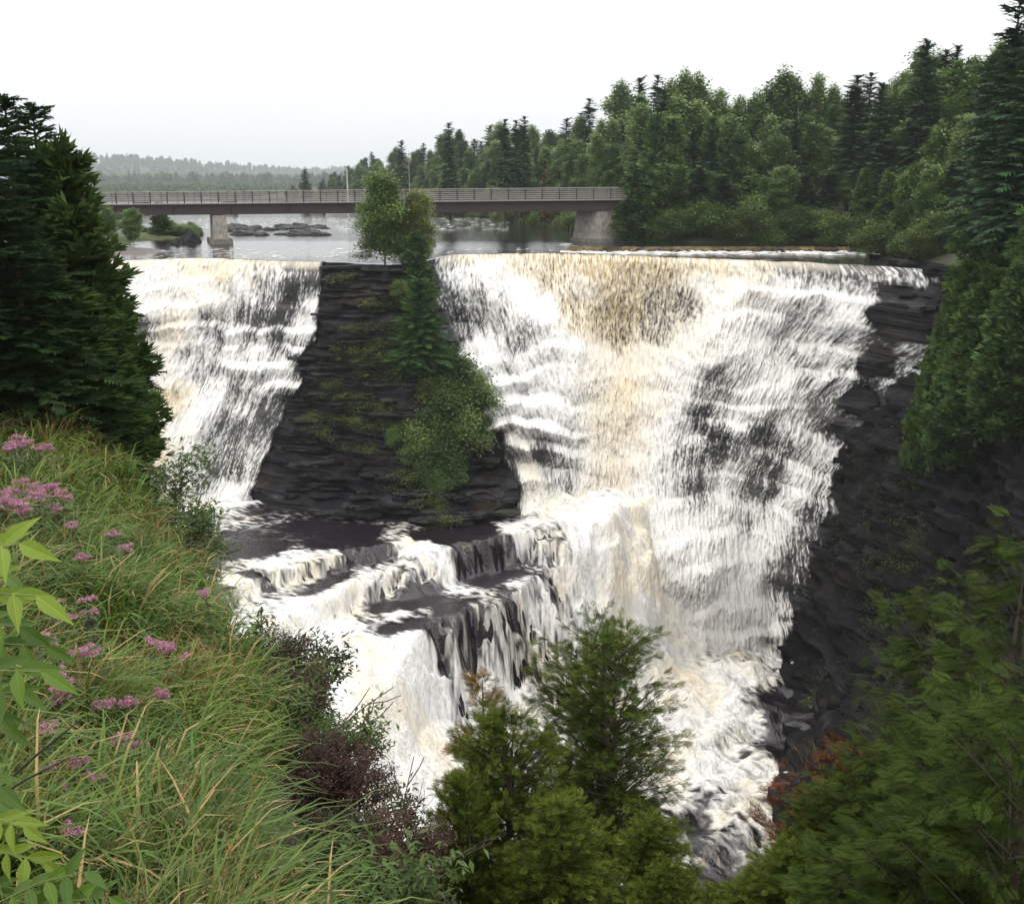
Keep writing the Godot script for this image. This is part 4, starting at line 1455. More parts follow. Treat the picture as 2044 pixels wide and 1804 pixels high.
func build_forest() -> void:
	var dark := Color(0.052, 0.098, 0.047)
	grove.spruce = []
	grove.aspen = []
	grove.cedar = []
	grove.birch = []
	grove.bush = []
	for k in 3:
		grove.bush.append(tree_of(broadleaf(380 + k, 3.0, lobes_for(390 + k, 3.0, 1.5, "shrub"), [Color(0.104, 0.169, 0.044), Color(0.137, 0.195, 0.055), Color(0.078, 0.130, 0.036)][k], T.leaves_mid, 0.62, 34, Color(0.104, 0.085, 0.065)), M.leaves))
	for k in 4:
		grove.spruce.append(tree_of(conifer(300 + k, 20.0, [2.5, 2.1, 3.0, 1.7][k], [2.0, 3.0, 1.5, 5.0][k], dark * [1.0, 1.15, 0.85, 1.0][k], T.spruce_far, 1.15, 0.55, 0.3, 1.3), M.needles))
		grove.aspen.append(tree_of(broadleaf(320 + k, 20.0, lobes_for(330 + k, 20.0, [2.9, 3.4, 2.6, 3.2][k], "tree"), [Color(0.182, 0.260, 0.085), Color(0.130, 0.202, 0.058), Color(0.202, 0.273, 0.098), Color(0.111, 0.182, 0.055)][k], T.leaves_far, 1.15, 48, Color(0.3, 0.29, 0.26)), M.leaves))
		grove.cedar.append(tree_of(cedar(340 + k, 14.0, [2.2, 2.7, 1.9, 2.4][k], 0.6, [Color(0.085, 0.150, 0.049), Color(0.111, 0.176, 0.052), Color(0.072, 0.130, 0.047), Color(0.098, 0.156, 0.052)][k], Color(0.117, 0.156, 0.052), false, 0.75, 2600), M.needles))
		grove.birch.append(tree_of(broadleaf(360 + k, 12.0, lobes_for(370 + k, 12.0, [2.4, 2.9, 2.1, 2.7][k], "tree"), [Color(0.111, 0.182, 0.049), Color(0.137, 0.215, 0.055), Color(0.091, 0.156, 0.044), Color(0.124, 0.182, 0.058)][k], T.leaves_far, 0.85, 44, Color(0.32, 0.31, 0.28)), M.leaves))
	var skyline := [[560, 378], [640, 352], [700, 330], [740, 300], [800, 298], [850, 290], [900, 262], [950, 268], [1010, 245], [1050, 240], [1100, 270], [1160, 215], [1200, 180], [1250, 165], [1330, 140], [1390, 155], [1440, 195], [1480, 185], [1550, 140], [1610, 155], [1650, 175], [1700, 145], [1760, 155], [1825, 92], [1860, 95], [1910, 78], [1980, 95], [2030, 30], [2120, -20]]
	var r := RandomNumberGenerator.new()
	r.seed = 401
	var px := 575.0
	while px < 2110.0:
		for row in 4:
			var x := px + r.randf_range(-14, 14)
			var d := bank_depth(x) * (1.015 + 0.075 * row) + r.randf_range(0, 3)
			var sky := 0.0
			for k in skyline.size() - 1:
				if x >= skyline[k][0] and x <= skyline[k + 1][0]:
					sky = lerpf(skyline[k][1], skyline[k + 1][1], (x - skyline[k][0]) / (skyline[k + 1][0] - skyline[k][0]))
			if row == 0:
				for k in 2:
					var w := spot(x + r.randf_range(-16, 16), 450, bank_depth(x) + r.randf_range(-0.6, 0.8))
					w.y = ground(w.x, w.z) - 0.2
					var b := r.randf_range(0.6, 1.35)
					plant_copy(grove.bush[r.randi() % 3], "bush", w, Vector3(b * 1.2, b, b * 1.2), r.randf() * TAU, "low leafy bush at the waterline " + ("upstream past the light pole" if x < 800.0 else "behind the footbridge" if x < 1240.0 else "over the long sill" if x < 1560.0 else "beside the dark boulders" if x < 1760.0 else "above the brink"), "bush", "waterside bushes")
			if x < 560.0 or x > 2115.0:
				continue
			var foot := spot(x, 450, d)
			foot.y = ground(foot.x, foot.z) - 0.1
			var base_py := 455.0 + maxf(0.0, x - 1250.0) * 0.06
			var reach: float = [0.42, 0.68, 0.86, 1.0][row] * r.randf_range(0.88, 1.06)
			var top := spot(x, lerpf(base_py, sky, minf(reach, 1.03)), d).y
			var h := maxf(top - foot.y, 2.5)
			var pick := r.randf()
			var kind := "spruce"
			if row == 0:
				kind = "cedar" if pick < 0.4 else "birch" if pick < 0.8 else "spruce"
			elif row == 3:
				kind = "aspen" if (x > 1190 and x < 1450 and pick < 0.9) or pick < (0.72 if x > 1450 else 0.42) else "spruce"
			else:
				kind = "aspen" if pick < 0.3 else "birch" if pick < 0.5 else "cedar" if pick < 0.68 else "spruce"
			var full: float = {"spruce": 20.0, "aspen": 20.0, "cedar": 14.0, "birch": 12.0}[kind]
			var s := h / full
			var wide := clampf(s, 0.6, 1.3) * r.randf_range(0.85, 1.2) * (1.25 if x < 1150.0 else 1.05)
			plant_copy(grove[kind][(r.randi() % 2) * 2 if kind == "aspen" and x > 1180 and x < 1460 else r.randi() % 4], {"spruce": "spruce_tree", "aspen": "aspen_tree", "cedar": "cedar_tree", "birch": "birch_tree"}[kind], foot, Vector3(wide, s, wide), r.randf() * TAU,
				{"spruce": "pointed dark green spruce ", "aspen": "pale green aspen ", "cedar": "dense cedar ", "birch": "leafy birch "}[kind] + ["at the waterline ", "in the second rank of trees ", "deep in the forest ", "at the top of the forest "][row] + ("upstream past the light pole" if x < 800.0 else "behind the footbridge" if x < 1240.0 else "over the long sill" if x < 1560.0 else "beside the dark boulders" if x < 1760.0 else "above the brink"), "tree", {"spruce": "forest spruces", "aspen": "forest aspens", "cedar": "forest cedars", "birch": "forest birches"}[kind])
		px += 11.0 if px < 900.0 else 15.0 if px < 1150.0 else 25.0
	build_far_woods()
	forest_specials()
	west_bank_plants()


func forest_specials() -> void:
	var r := RandomNumberGenerator.new()
	r.seed = 411
	# the lone pine at the far end, a reddened spruce, tall spires
	for q: Array in [[613, 338, 330, 0, 0.9, "lone narrow pine standing past the end of the far forest"], [898, 245, 195, 1, 1.0, "tall dark spruce whose spire tops its neighbours above the footbridge"], [1008, 238, 175, 3, 0.9, "slim spruce spire in the tight row behind the footbridge"], [1030, 240, 176, 3, 0.9, "slim spruce spire in the tight row behind the footbridge"], [1046, 232, 178, 3, 0.9, "slim spruce spire in the tight row behind the footbridge"], [805, 282, 240, 1, 1.0, "dark spruce rising over the low trees beyond the footbridge"], [1820, 82, 112, 0, 1.0, "tall ragged spruce rising over the trees beside the brink"], [1690, 150, 118, 3, 1.1, "narrow dark spruce between pale aspens near the brink"], [1740, 165, 115, 1, 1.0, "narrow dark spruce between pale aspens near the brink"]]:
		var foot := spot(q[0], 440, q[2])
		foot.y = ground(foot.x, foot.z) - 0.2
		var h := spot(q[0], q[1], q[2]).y - foot.y
		plant_copy(grove.spruce[q[3]], "spruce_tree", foot, Vector3(q[4], h / 20.0, q[4]), r.randf() * TAU, q[5], "tree", "forest spruces")
	var rusty := tree_of(conifer(305, 20.0, 1.9, 2.0, Color(0.12, 0.045, 0.03), T.spruce_far, 1.0, 0.7, 0.3, 0.8), M.needles)
	put(rusty, "spruce_tree")
	rusty.position = spot(1087, 452, 166)
	rusty.position.y = ground(rusty.position.x, rusty.position.z)
	rusty.scale = Vector3.ONE * 0.55
	tag(rusty, "dying spruce with rust red needles behind the footbridge", "tree")
	for q: Array in [[1268, 330, 117.5, 0], [1292, 345, 119.0, 1], [1320, 330, 121.0, 3], [1350, 360, 119.5, 0], [1385, 340, 123.0, 1], [1420, 370, 120.0, 2]]:
		var foot := spot(q[0], 450, q[2])
		foot.y = 0.4
		var h := spot(q[0], q[1], q[2]).y - foot.y
		plant_copy(grove.cedar[q[3]], "cedar_tree", foot, Vector3(0.95, h / 14.0, 0.95), r.randf() * TAU, "full cedar hiding the wooded end of the footbridge", "tree", "cedars at the bridge end")
	# bare grey snags and pale trunks
	for q: Array in [[1430, 305, 380, 138, 0.05, "dead grey snag with forked bare limbs over the water"], [1603, 215, 330, 140, 0.08, "pale bare birch trunk leaning through the dark trees"], [1540, 300, 400, 136, 0.03, "short pale dead trunk among the waterside trees"], [1760, 330, 430, 122, 0.15, "slanting grey trunk among the trees beside the brink"], [1990, 370, 480, 108, 0.1, "pale slim trunk among leaves above the cliff cedars"], [815, 300, 395, 205, 0.0, "thin dead trunk beyond the footbridge"]]:
		var foot := spot(q[0], q[2], q[3])
		var top := spot(q[0] - (q[2] - q[1]) * q[4], q[1], q[3])
		var root := Node3D.new()
		put(root, "dead_tree")
		root.position = Vector3(foot.x, ground(foot.x, foot.z), foot.z)
		tag(root, q[5], "dead tree", "bare trunks")
		var b := Batch.new()
		var rise := top - root.position
		b.tube(PackedVector3Array([Vector3(0, -0.3, 0), rise * 0.5 + Vector3(0.15, 0, 0), rise]), PackedFloat32Array([0.11, 0.08, 0.03]), 6, Color(0.3, 0.29, 0.27))
		inst(b.mesh(), "trunk", M.bark, root)
		for k in 4:
			b = Batch.new()
			var at := rise * r.randf_range(0.45, 0.95)
			var s := 1.0 if k % 2 else -1.0
			var l := r.randf_range(0.6, 2.0)
			b.tube(PackedVector3Array([at, at + Vector3(s * l * 0.6, l * 0.25, 0.1), at + Vector3(s * l, l * r.randf_range(0.4, 1.2), 0.2)]), PackedFloat32Array([0.045, 0.03, 0.01]), 4, Color(0.3, 0.29, 0.27))
			inst(b.mesh(), "limb", M.bark, root)


func west_bank_plants() -> void:
	var r := RandomNumberGenerator.new()
	r.seed = 421
	for q: Array in [[323, 475, 2.7, 0, "small cone shaped cedar on the shore under the footbridge"]]:
		var at := on_level(q[0], q[1], 0.5)
		plant_copy(grove.cedar[1], "cedar_tree", at, Vector3(0.5, 0.3, 0.5), 1.0, q[4], "tree", "")
	for k in 44:
		var at := on_level(r.randf_range(170, 400), r.randf_range(455, 474), 0.5)
		if k > 30:
			at = on_level(r.randf_range(90, 300), r.randf_range(440, 452), 0.6)
		var s := r.randf_range(0.25, 0.6) if k < 31 else r.randf_range(0.7, 1.1)
		plant_copy(grove.bush[r.randi() % 3], "bush", at - Vector3(0, 0.2, 0), Vector3(s * 1.3, s, s * 1.3), r.randf() * TAU, "small green bush on the flat shore under the footbridge", "bush", "shore bushes")
	for q: Array in [[265, 466, 415, 108.0], [178, 470, 368, 124.0], [215, 462, 412, 112.0]]:
		var at := spot(q[0], q[1], q[3])
		at.y = 0.4
		var h: float = spot(q[0], q[2], q[3]).y - at.y
		plant_copy(grove.birch[1], "birch_tree", at, Vector3(0.45, h / 12.0, 0.45), r.randf() * TAU, "young pale birch beside the shore end of the footbridge", "tree", "shore birches")


func bank_depth(px: float) -> float:
	for d in range(60, 560, 1):
		var q := spot(px, 450, d)
		if q.x <= shore(d):
			continue
		if px > 1000.0 or d > 150:
			return maxf(d, 96.0 if px > 1700.0 else 60.0)
	return 540.0


# ---------- plants on the island and on the gorge walls ----------

func build_island_plants() -> void:
	var r := RandomNumberGenerator.new()
	r.seed = 501
	var birch := tree_of(broadleaf(510, 7.4, lobes_for(511, 7.4, 2.5, "full"), Color(0.12, 0.19, 0.045), T.leaves_mid, 0.85, 52, Color(0.55, 0.53, 0.48)), M.leaves)
	var birch_light := tree_of(broadleaf(512, 6.2, lobes_for(513, 6.2, 1.8, "full"), Color(0.17, 0.22, 0.055), T.leaves_mid, 0.75, 44, Color(0.5, 0.48, 0.42)), M.leaves)
	put(birch, "birch_tree")
	birch.position = spot(768, 516, 94.5) - Vector3(0, 0.3, 0)
	birch.scale = Vector3(1.1, 1.03, 1.1)
	tag(birch, "leafy birch with white stems standing on top of the rock island", "tree")
	put(birch_light, "birch_tree")
	birch_light.position = spot(835, 508, 95) - Vector3(0, 0.3, 0)
	birch_light.scale = Vector3(1, 0.95, 1)
	tag(birch_light, "smaller yellow green birch at the broad falls end of the rock island", "tree")
	var fir := tree_of(conifer(520, 9.0, 2.4, 0.3, Color(0.075, 0.15, 0.045), T.spruce_near, 0.85, 0.3, 0.1, 1.4), M.needles)
	put(fir, "fir_tree")
	fir.position = on_wall(845, 725) + Vector3(0, -0.6, 1.4)
	fir.scale = Vector3(1.1, 0.9, 1.1)
	tag(fir, "bright green cone shaped fir clinging to the island cliff", "tree")
	plant_copy(grove.cedar[2], "cedar_tree", on_wall(835, 600) + Vector3(0, -0.3, 0.9), Vector3(0.7, 0.45, 0.7), 2.0, "ragged cedar at the island rim above the cone shaped fir", "tree", "")
	for q: Array in [[905, 760, 1.5], [935, 800, 1.35], [885, 830, 1.3], [855, 880, 1.1], [915, 870, 1.3], [950, 850, 1.0], [870, 790, 1.0], [925, 745, 0.9], [890, 900, 1.1], [860, 930, 0.8], [900, 940, 0.9], [875, 960, 0.7], [840, 845, 0.7], [815, 600, 0.6], [800, 580, 0.5], [790, 870, 0.5], [820, 900, 0.6]]:
		var w := on_wall(q[0], q[1])
		plant_copy(grove.bush[r.randi() % 3], "bush", w + Vector3(0, -1.6 * q[2], 1.1), Vector3(q[2], q[2], q[2]) * 1.25, r.randf() * TAU, "small bush on a ledge beside the cone shaped fir" if q[1] < 700 else "leafy bush at the top of the island thicket" if q[1] < 801 else "leafy bush in the middle of the island thicket" if q[1] < 881 else "low bush at the foot of the island thicket", "bush", "island bushes")
	# grass and small herbs along the ledges
	var places := []
	var tints := []
	for q: Array in [[770, 605, 40, 12, 46], [720, 650, 50, 10, 24], [730, 690, 60, 14, 70], [760, 715, 50, 14, 50], [700, 790, 50, 8, 30], [660, 765, 30, 8, 14], [740, 810, 40, 8, 26], [760, 845, 70, 7, 70], [700, 840, 50, 10, 40], [650, 860, 18, 10, 18], [620, 830, 12, 14, 14], [720, 895, 40, 5, 12], [870, 990, 40, 14, 40], [890, 1020, 30, 14, 20], [840, 950, 40, 24, 40], [720, 512, 26, 4, 36], [690, 555, 30, 10, 12], [880, 1050, 40, 10, 10], [800, 660, 30, 40, 60], [770, 740, 60, 30, 60]]:
		for k in q[4]:
			var w := on_wall(q[0] + r.randfn() * q[2] * 0.6, q[1] + r.randfn() * q[3] * 0.6)
			if thick.at(w.x, w.y) > 0.0:
				continue
			w.z = -rock_depth(w.x, w.y, smooth_.at(w.x, w.y) * 0.8) + 0.25
			var s := r.randf_range(0.3, 0.75)
			places.append(Transform3D(Basis(Vector3.UP, r.randf() * TAU).scaled(Vector3(s, s * 0.8, s)), w))
			var k2 := r.randf_range(0.6, 1.3)
			tints.append(Color(0.12 * k2, 0.17 * k2, 0.035 * k2))
	var b := Batch.new()
	b.add(T.leaves_mid, Transform3D(), Color.WHITE)
	many("ledge_plants", b.mesh(), M.leaves, places, tints, "grass and small herbs growing along the ledges of the island cliff", "plants")
	# the foot of the gorge wall
	places = []
	tints = []
	for k in 520:
		var w := on_side(1800 + r.randfn() * 90, 1380 + r.randfn() * 150)
		if k < 200:
			w = on_side(1790 + r.randfn() * 40, 1060 + r.randfn() * 100)
		var s := r.randf_range(0.2, 0.75)
		places.append(Transform3D(Basis(Vector3.UP, r.randf() * TAU).scaled(Vector3(s, s * 0.9, s)), w + Vector3(-0.3, 0, 0.1)))
		var k2 := r.randf_range(0.4, 1.1)
		tints.append(Color(0.08 * k2, 0.11 * k2, 0.025 * k2))
	many("cliff_plants", b.mesh(), M.leaves, places, tints, "moss and small shrubs scattered over the shady gorge wall", "plants")


func build_gorge_trees() -> void:
	var r := RandomNumberGenerator.new()
	r.seed = 541
	var spruce := tree_of(conifer(550, 9.5, 2.1, 0.3, Color(0.032, 0.06, 0.022), T.spruce_near, 0.42, 0.24, 0.22, 1.0), M.needles)
	var cedar_tree := tree_of(cedar(551, 7.5, 1.5, 0.2, Color(0.046, 0.082, 0.02), Color(0.1, 0.13, 0.035), false, 0.33, 6800, 0.62), M.needles)
	var list := [
		[62, 205, 22.5, -0.6, 1.0, "spruce", "dark spruce with a bare notched tip at the head of the meadow"], [6, 188, 21.0, 0.3, 1.0, "spruce", "dark spruce beside the notched spruce at the head of the meadow"], [-90, 120, 18.0, 0.5, 1.1, "spruce", "broad blue green spruce whose boughs sweep over the meadow"], [112, 300, 22.0, -2.2, 1.0, "cedar", "tall cedar leaning out from the spruces toward the falls"], [140, 420, 20.5, -2.2, 0.85, "cedar", "cedar of middle height against the white falls"], [175, 600, 19.8, -1.6, 0.75, "cedar", "short cedar at the outer edge of the spruces"], [90, 560, 18.6, 0.2, 0.9, "cedar", "brownish low cedar in front of the spruces"], [20, 420, 18.0, 0.8, 0.85, "spruce", "young spruce in front of the tall spruces"]]
	for q: Array in list:
		var top := spot(q[0], q[1], q[2])
		var proto: Node3D = spruce if q[5] == "spruce" else cedar_tree
		var foot := Vector3(top.x, bluff_height(top.x, top.z), top.z)
		foot.y = maxf(foot.y - 0.2, q[3] - 1.0)
		var s := (top.y - foot.y) / (9.5 if q[5] == "spruce" else 7.5)
		plant_copy(proto, q[5] + "_tree", foot, Vector3(q[4], s, q[4]), r.randf() * TAU, q[6], "tree", "trees at the head of the meadow")
	# cedars on the gorge wall under the east bank
	var wall_cedar := [tree_of(cedar(560, 13.0, 2.9, 0.3, Color(0.065, 0.115, 0.026), Color(0.14, 0.18, 0.04), false, 0.6, 5600, 0.55), M.needles), tree_of(cedar(561, 13.0, 2.4, 0.3, Color(0.07, 0.125, 0.04), Color(0.14, 0.19, 0.055), false, 0.6, 5000, 0.5), M.needles)]
	for q: Array in [[1992, 425, 850, 63, 1.0], [1912, 545, 900, 69, 0.85], [1868, 590, 970, 72, 0.75], [2050, 400, 840, 58, 1.1], [1950, 560, 880, 63, 0.9], [1835, 700, 990, 73, 0.5], [2010, 560, 870, 58, 0.9], [1895, 700, 930, 67, 0.7], [2060, 250, 700, 62, 1.0], [1985, 300, 640, 70, 1.0], [2040, 330, 700, 66, 1.0]]:
		var foot := spot(q[0], q[2], q[3])
		var h := spot(q[0], q[1], q[3]).y - foot.y
		plant_copy(wall_cedar[r.randi() % 2], "cedar_tree", foot, Vector3(q[4], h / 13.0, q[4]), r.randf() * TAU, ["tallest bushy cedar growing out of the gorge wall", "bushy cedar beside the tallest gorge wall cedar", "lower cedar overhanging the thin side trickle", "cedar behind the tallest gorge wall cedar", "cedar in the middle of the gorge wall clump", "smallest cedar, lowest on the gorge wall", "cedar over the bare overhang of the gorge wall", "short cedar under the gorge wall clump", "cedar topping the gorge wall clump", "cedar between the brink and the gorge wall clump", "cedar high on the bank over the gorge wall"][[1992, 1912, 1868, 2050, 1950, 1835, 2010, 1895, 2060, 1985, 2040].find(q[0])], "tree", "gorge wall cedars")
	for q: Array in [[2040, -20, 66, 1.0], [2075, 60, 62, 1.0], [1985, 110, 84, 0.9]]:
		var top := spot(q[0], q[1], q[2])
		var foot := Vector3(top.x, 1.0, top.z)
		plant_copy(grove.spruce[r.randi() % 3], "spruce_tree", foot, Vector3(q[3], (top.y - foot.y) / 20.0, q[3]), r.randf() * TAU, "tall spruce on the bank behind the gorge wall cedars", "tree", "bank spruces")


# ---------- the meadow ----------

func on_bluff(px: float, py: float, lift: float) -> Vector3:
	var d := 2.5
	while d < 30.0:
		var q := spot(px, py, d)
		if q.y < bluff_height(q.x, q.z) + lift:
			return q - Vector3(0, lift, 0)
		d += 0.1
	return spot(px, py, 18.0)


func blade(b: Batch, r: RandomNumberGenerator, at: Vector3, l: float, width: float, curl: float, c: Color, seeds: bool) -> void:
	var a := r.randf() * TAU
	var dir := (Vector3(cos(a), 0, sin(a)) + Vector3(0.35, 0, 0.1)).normalized()
	var flat := dir.cross(Vector3.UP).rotated(Vector3.UP, r.randf_range(-0.7, 0.7)) * width
	var ang := r.randf_range(0.08, 0.4)
	var p := at
	var v := PackedVector3Array()
	var n := PackedVector3Array()
	for i in 4:
		var q: Vector3 = p + (dir * sin(ang) + Vector3.UP * cos(ang)) * l * [0.34, 0.3, 0.22, 0.14][i]
		var w0: float = [0.7, 1.0, 0.85, 0.5][i]
		var w1: float = [1.0, 0.85, 0.5, 0.0][i]
		var nn := flat.cross(q - p).normalized()
		if i < 3:
			v.append_array(PackedVector3Array([p - flat * w0, q - flat * w1, q + flat * w1, p - flat * w0, q + flat * w1, p + flat * w0]))
			n.append_array(PackedVector3Array([nn, nn, nn, nn, nn, nn]))
		else:
			v.append_array(PackedVector3Array([p - flat * w0, q, p + flat * w0]))
			n.append_array(PackedVector3Array([nn, nn, nn]))
		p = q
		ang += curl * r.randf_range(0.4, 1.4)
	b.v.append_array(v)
	b.n.append_array(n)
	var k := PackedColorArray()
	k.resize(v.size())
	k.fill(c)
	b.c.append_array(k)
	if seeds:
		for i in 7:
			var s := p + Vector3(r.randfn() * 0.008, -0.018 * i, r.randfn() * 0.008)
			b.tri(s, s + Vector3(r.randfn() * 0.006, 0.022, r.randfn() * 0.006), s + Vector3(r.randfn() * 0.006, 0.006, r.randfn() * 0.006), c * 1.15)


func build_meadow() -> void:
	var r := RandomNumberGenerator.new()
	r.seed = 601
	var patch := noise(602, 2.6, 3)
	var kinds := [Batch.new(), Batch.new(), Batch.new()]
	var count := 0
	while count < 9800:
		var z := -3.2 - 21.0 * pow(r.randf(), 1.15)
		var x := r.randf_range(-0.62, -0.02) * -z - 0.4 + r.randf_range(-0.3, 0.8)
		var s := over_rim(x, z)
		if s > 0.1 or x < -13.0:
			continue
		count += 1
		var n := patch.get_noise_2d(x, z)
		var at := Vector3(x, bluff_height(x, z) - 0.03, z)
		var wide := 1.0 + 0.045 * maxf(0.0, -z - 7.0)
		var pick := r.randf()
		var bunch := patch.get_noise_2d(x * 2.2 + 200.0, z * 2.2)
		var size := r.randf_range(0.65, 1.1) * (1.0 + 0.8 * bunch)
		var fresh := Color(0.065, 0.135, 0.012).lerp(Color(0.14, 0.19, 0.03), clampf(r.randf() * 0.8 + n * 0.5, 0.0, 1.0)) * r.randf_range(0.7, 1.2) * (1.0 + 0.5 * patch.get_noise_2d(x * 1.2 - 90.0, z * 1.2))
		if pick < clampf(0.06 + n * 0.55, 0.02, 0.4):
			for k in 5:
				var c := Color(0.36, 0.19, 0.085).lerp(Color(0.24, 0.2, 0.07), r.randf()) * r.randf_range(0.7, 1.15)
				blade(kinds[2], r, at + Vector3(r.randfn(), 0, r.randfn()) * 0.05, 0.72 * size, 0.0026 * wide, 0.16, c, true)
		elif pick < 0.55:
			for k in 5:
				var c := fresh * r.randf_range(0.75, 1.25)
				if r.randf() < 0.1:
					c = Color(0.4, 0.28, 0.12)
				blade(kinds[1], r, at + Vector3(r.randfn(), 0, r.randfn()) * 0.05, 0.92 * size, 0.0092 * wide, 0.62, c, false)
		else:
			for k in 6:
				var c := fresh * r.randf_range(0.7, 1.2)
				if r.randf() < 0.08:
					c = Color(0.36, 0.26, 0.11)
				blade(kinds[0], r, at + Vector3(r.randfn(), 0, r.randfn()) * 0.06, 0.68 * size, 0.0042 * wide, 0.36, c, false)
	var weeds := Batch.new()
	for k in 1500:
		var z := -3.2 - 18.0 * pow(r.randf(), 1.1)
		var x := r.randf_range(-0.62, -0.04) * -z - 0.4
		if over_rim(x, z) > -0.1 or patch.get_noise_2d(x * 1.5 + 70.0, z * 1.5) < -0.05:
			continue
		var foot := Vector3(x, bluff_height(x, z), z)
		var c := Color(0.05, 0.11, 0.02).lerp(Color(0.1, 0.13, 0.03), r.randf())
		for i in 12:
			var at := foot + Vector3(r.randfn() * 0.07, r.randf_range(0.1, 0.62), r.randfn() * 0.07)
			var turn := Basis.from_euler(Vector3(r.randf_range(-0.5, 0.9), r.randf() * TAU, r.randf_range(-0.4, 0.4)))
			var l := r.randf_range(0.07, 0.15)
			weeds.quad(at, at + turn * Vector3(-l * 0.22, 0.02, l * 0.45), at + turn * Vector3(0, -0.02, l), at + turn * Vector3(l * 0.22, 0.02, l * 0.45), vary(r, c, 0.35))
	tag(inst(weeds.mesh(), "weeds", M.leaves), "broad leaved weeds growing between the grasses on the bluff", "weeds", "", "stuff")
	for k in 3:
		var o := inst(kinds[k].mesh(), "grass", M.leaves)
		tag(o, ["thin green grass covering the bluff", "broad arching grass blades scattered over the bluff", "tan seeding grass standing in patches on the bluff"][k], "grass", "", "stuff")
	flowers(r)


func flower_plant(seed_: int, h: float, heads: int) -> Node3D:
	var r := RandomNumberGenerator.new()
	r.seed = seed_
	var t := Node3D.new()
	var b := Batch.new()
	b.tube(PackedVector3Array([Vector3(0, -0.1, 0), Vector3(0.02, h * 0.5, 0.01), Vector3(0, h, 0)]), PackedFloat32Array([0.008, 0.006, 0.004]), 5, Color(0.1, 0.06, 0.05))
	var tops := []
	for k in heads:
		var a := TAU * k / heads + r.randf()
		var off := Vector3(cos(a), 0, sin(a)) * r.randf_range(0.03, 0.1) if k > 0 else Vector3.ZERO
		tops.append(Vector3(0, h + r.randf_range(0.0, 0.05), 0) + off)
		b.tube(PackedVector3Array([Vector3(0, h - 0.12, 0), tops[k]]), PackedFloat32Array([0.004, 0.003]), 4, Color(0.1, 0.06, 0.05))
	inst(b.mesh(), "stem", M.bark, t)
	for w in 5:
		var y := h * (0.25 + 0.15 * w)
		for k in 4:
			b = Batch.new()
			var a := w * 0.7 + k * TAU / 4
			var dir := Vector3(cos(a), 0, sin(a))
			var l := 0.16 * (1.0 - 0.08 * w)
			strip(b, PackedVector3Array([Vector3(0, y, 0), Vector3(0, y + 0.03, 0) + dir * l * 0.45, Vector3(0, y, 0) + dir * l * 0.8, Vector3(0, y - 0.04, 0) + dir * l]), PackedFloat32Array([0.005, 0.028, 0.018, 0.0]), Vector3.UP)
			for i in b.c.size():
				b.c[i] = Color(0.05, 0.09, 0.025)
			inst(b.mesh(), "leaf", M.leaves, t)
	for p: Vector3 in tops:
		b = Batch.new()
		var wide := r.randf_range(0.028, 0.046)
		for k in 70:
			var a := r.randf() * TAU
			var f := sqrt(r.randf())
			var at := p + Vector3(cos(a) * wide * f, 0.02 * (1.0 - f * f) + r.randf_range(-0.008, 0.01), sin(a) * wide * f)
			var c := Color(0.42, 0.16, 0.27).lerp(Color(0.58, 0.34, 0.44), r.randf()).lerp(Color(0.3, 0.1, 0.18), r.randf() * 0.4)
			var e := Vector3(r.randfn(), r.randfn(), r.randfn()).normalized() * 0.013
			var g := Vector3(r.randfn(), r.randfn(), r.randfn()).normalized() * 0.013
			b.tri(at, at + e, at + g, c)
			b.tri(at, at - e, at + g, c)
		inst(b.mesh(), "flower_head", M.petals, t)
	return t


func flowers(r: RandomNumberGenerator) -> void:
	var kinds := [flower_plant(620, 1.0, 7), flower_plant(621, 1.1, 5), flower_plant(622, 0.9, 9), flower_plant(623, 0.95, 3)]
	var spots := [[142, 1042], [227, 1075], [249, 1098], [104, 1228], [136, 1227], [175, 1220], [69, 1277], [105, 1276], [136, 1310], [166, 1319], [189, 1318], [114, 1340], [104, 1376], [117, 1390], [77, 1407], [93, 1431], [209, 1419], [257, 1421], [272, 1450], [240, 1463], [173, 1476], [95, 1494], [298, 1286], [332, 1307], [371, 1311], [318, 1389], [317, 1545], [345, 1575], [127, 1571], [164, 1112], [412, 1198], [150, 1495], [110, 1505], [125, 1345], [180, 1225]]
	for k in 26:
		spots.append([r.randf_range(-5, 142), 972 + r.randf() * r.randf() * 75])
	for k in 12:
		spots.append([r.randf_range(5, 110), r.randf_range(880, 900)])
	for k in spots.size():
		var p: Array = spots[k]
		var i := r.randi() % (4 if k < 35 else 3)
		var at := on_bluff(p[0], p[1], [1.03, 1.12, 0.92, 0.97][i] * 0.8)
		var where := "among the grass on the bluff" if k < 35 else "in the thick patch on the bluff" if k < 61 else "at the foot of the spruces"
		plant_copy(kinds[i], "joe_pye_weed", at, Vector3.ONE * r.randf_range(0.74, 0.88) * clampf(-at.z / 6.5, 0.7, 1.0), r.randf() * TAU, "tall weed with flat dusty pink flower heads " + where, "flower", "pink flowers " + where)


# ---------- plants close to the camera ----------

func bare(seed_: int, h: float, stems: int, tint: Color, thin := 0.012) -> Array:      # [twigs, their tips]
	var r := RandomNumberGenerator.new()
	r.seed = seed_
	var b := Batch.new()
	var tips := []
	for k in stems:
		var a := r.randf() * TAU
		var dir := (Vector3(cos(a), 0, sin(a)) * r.randf_range(0.1, 0.5) + Vector3.UP).normalized()
		twig(b, r, Vector3(r.randf_range(-0.1, 0.1), -0.1, r.randf_range(-0.1, 0.1)) * h * 0.5, dir, h * r.randf_range(0.5, 0.75), thin, 3, tint, tips)
	return [b, tips]


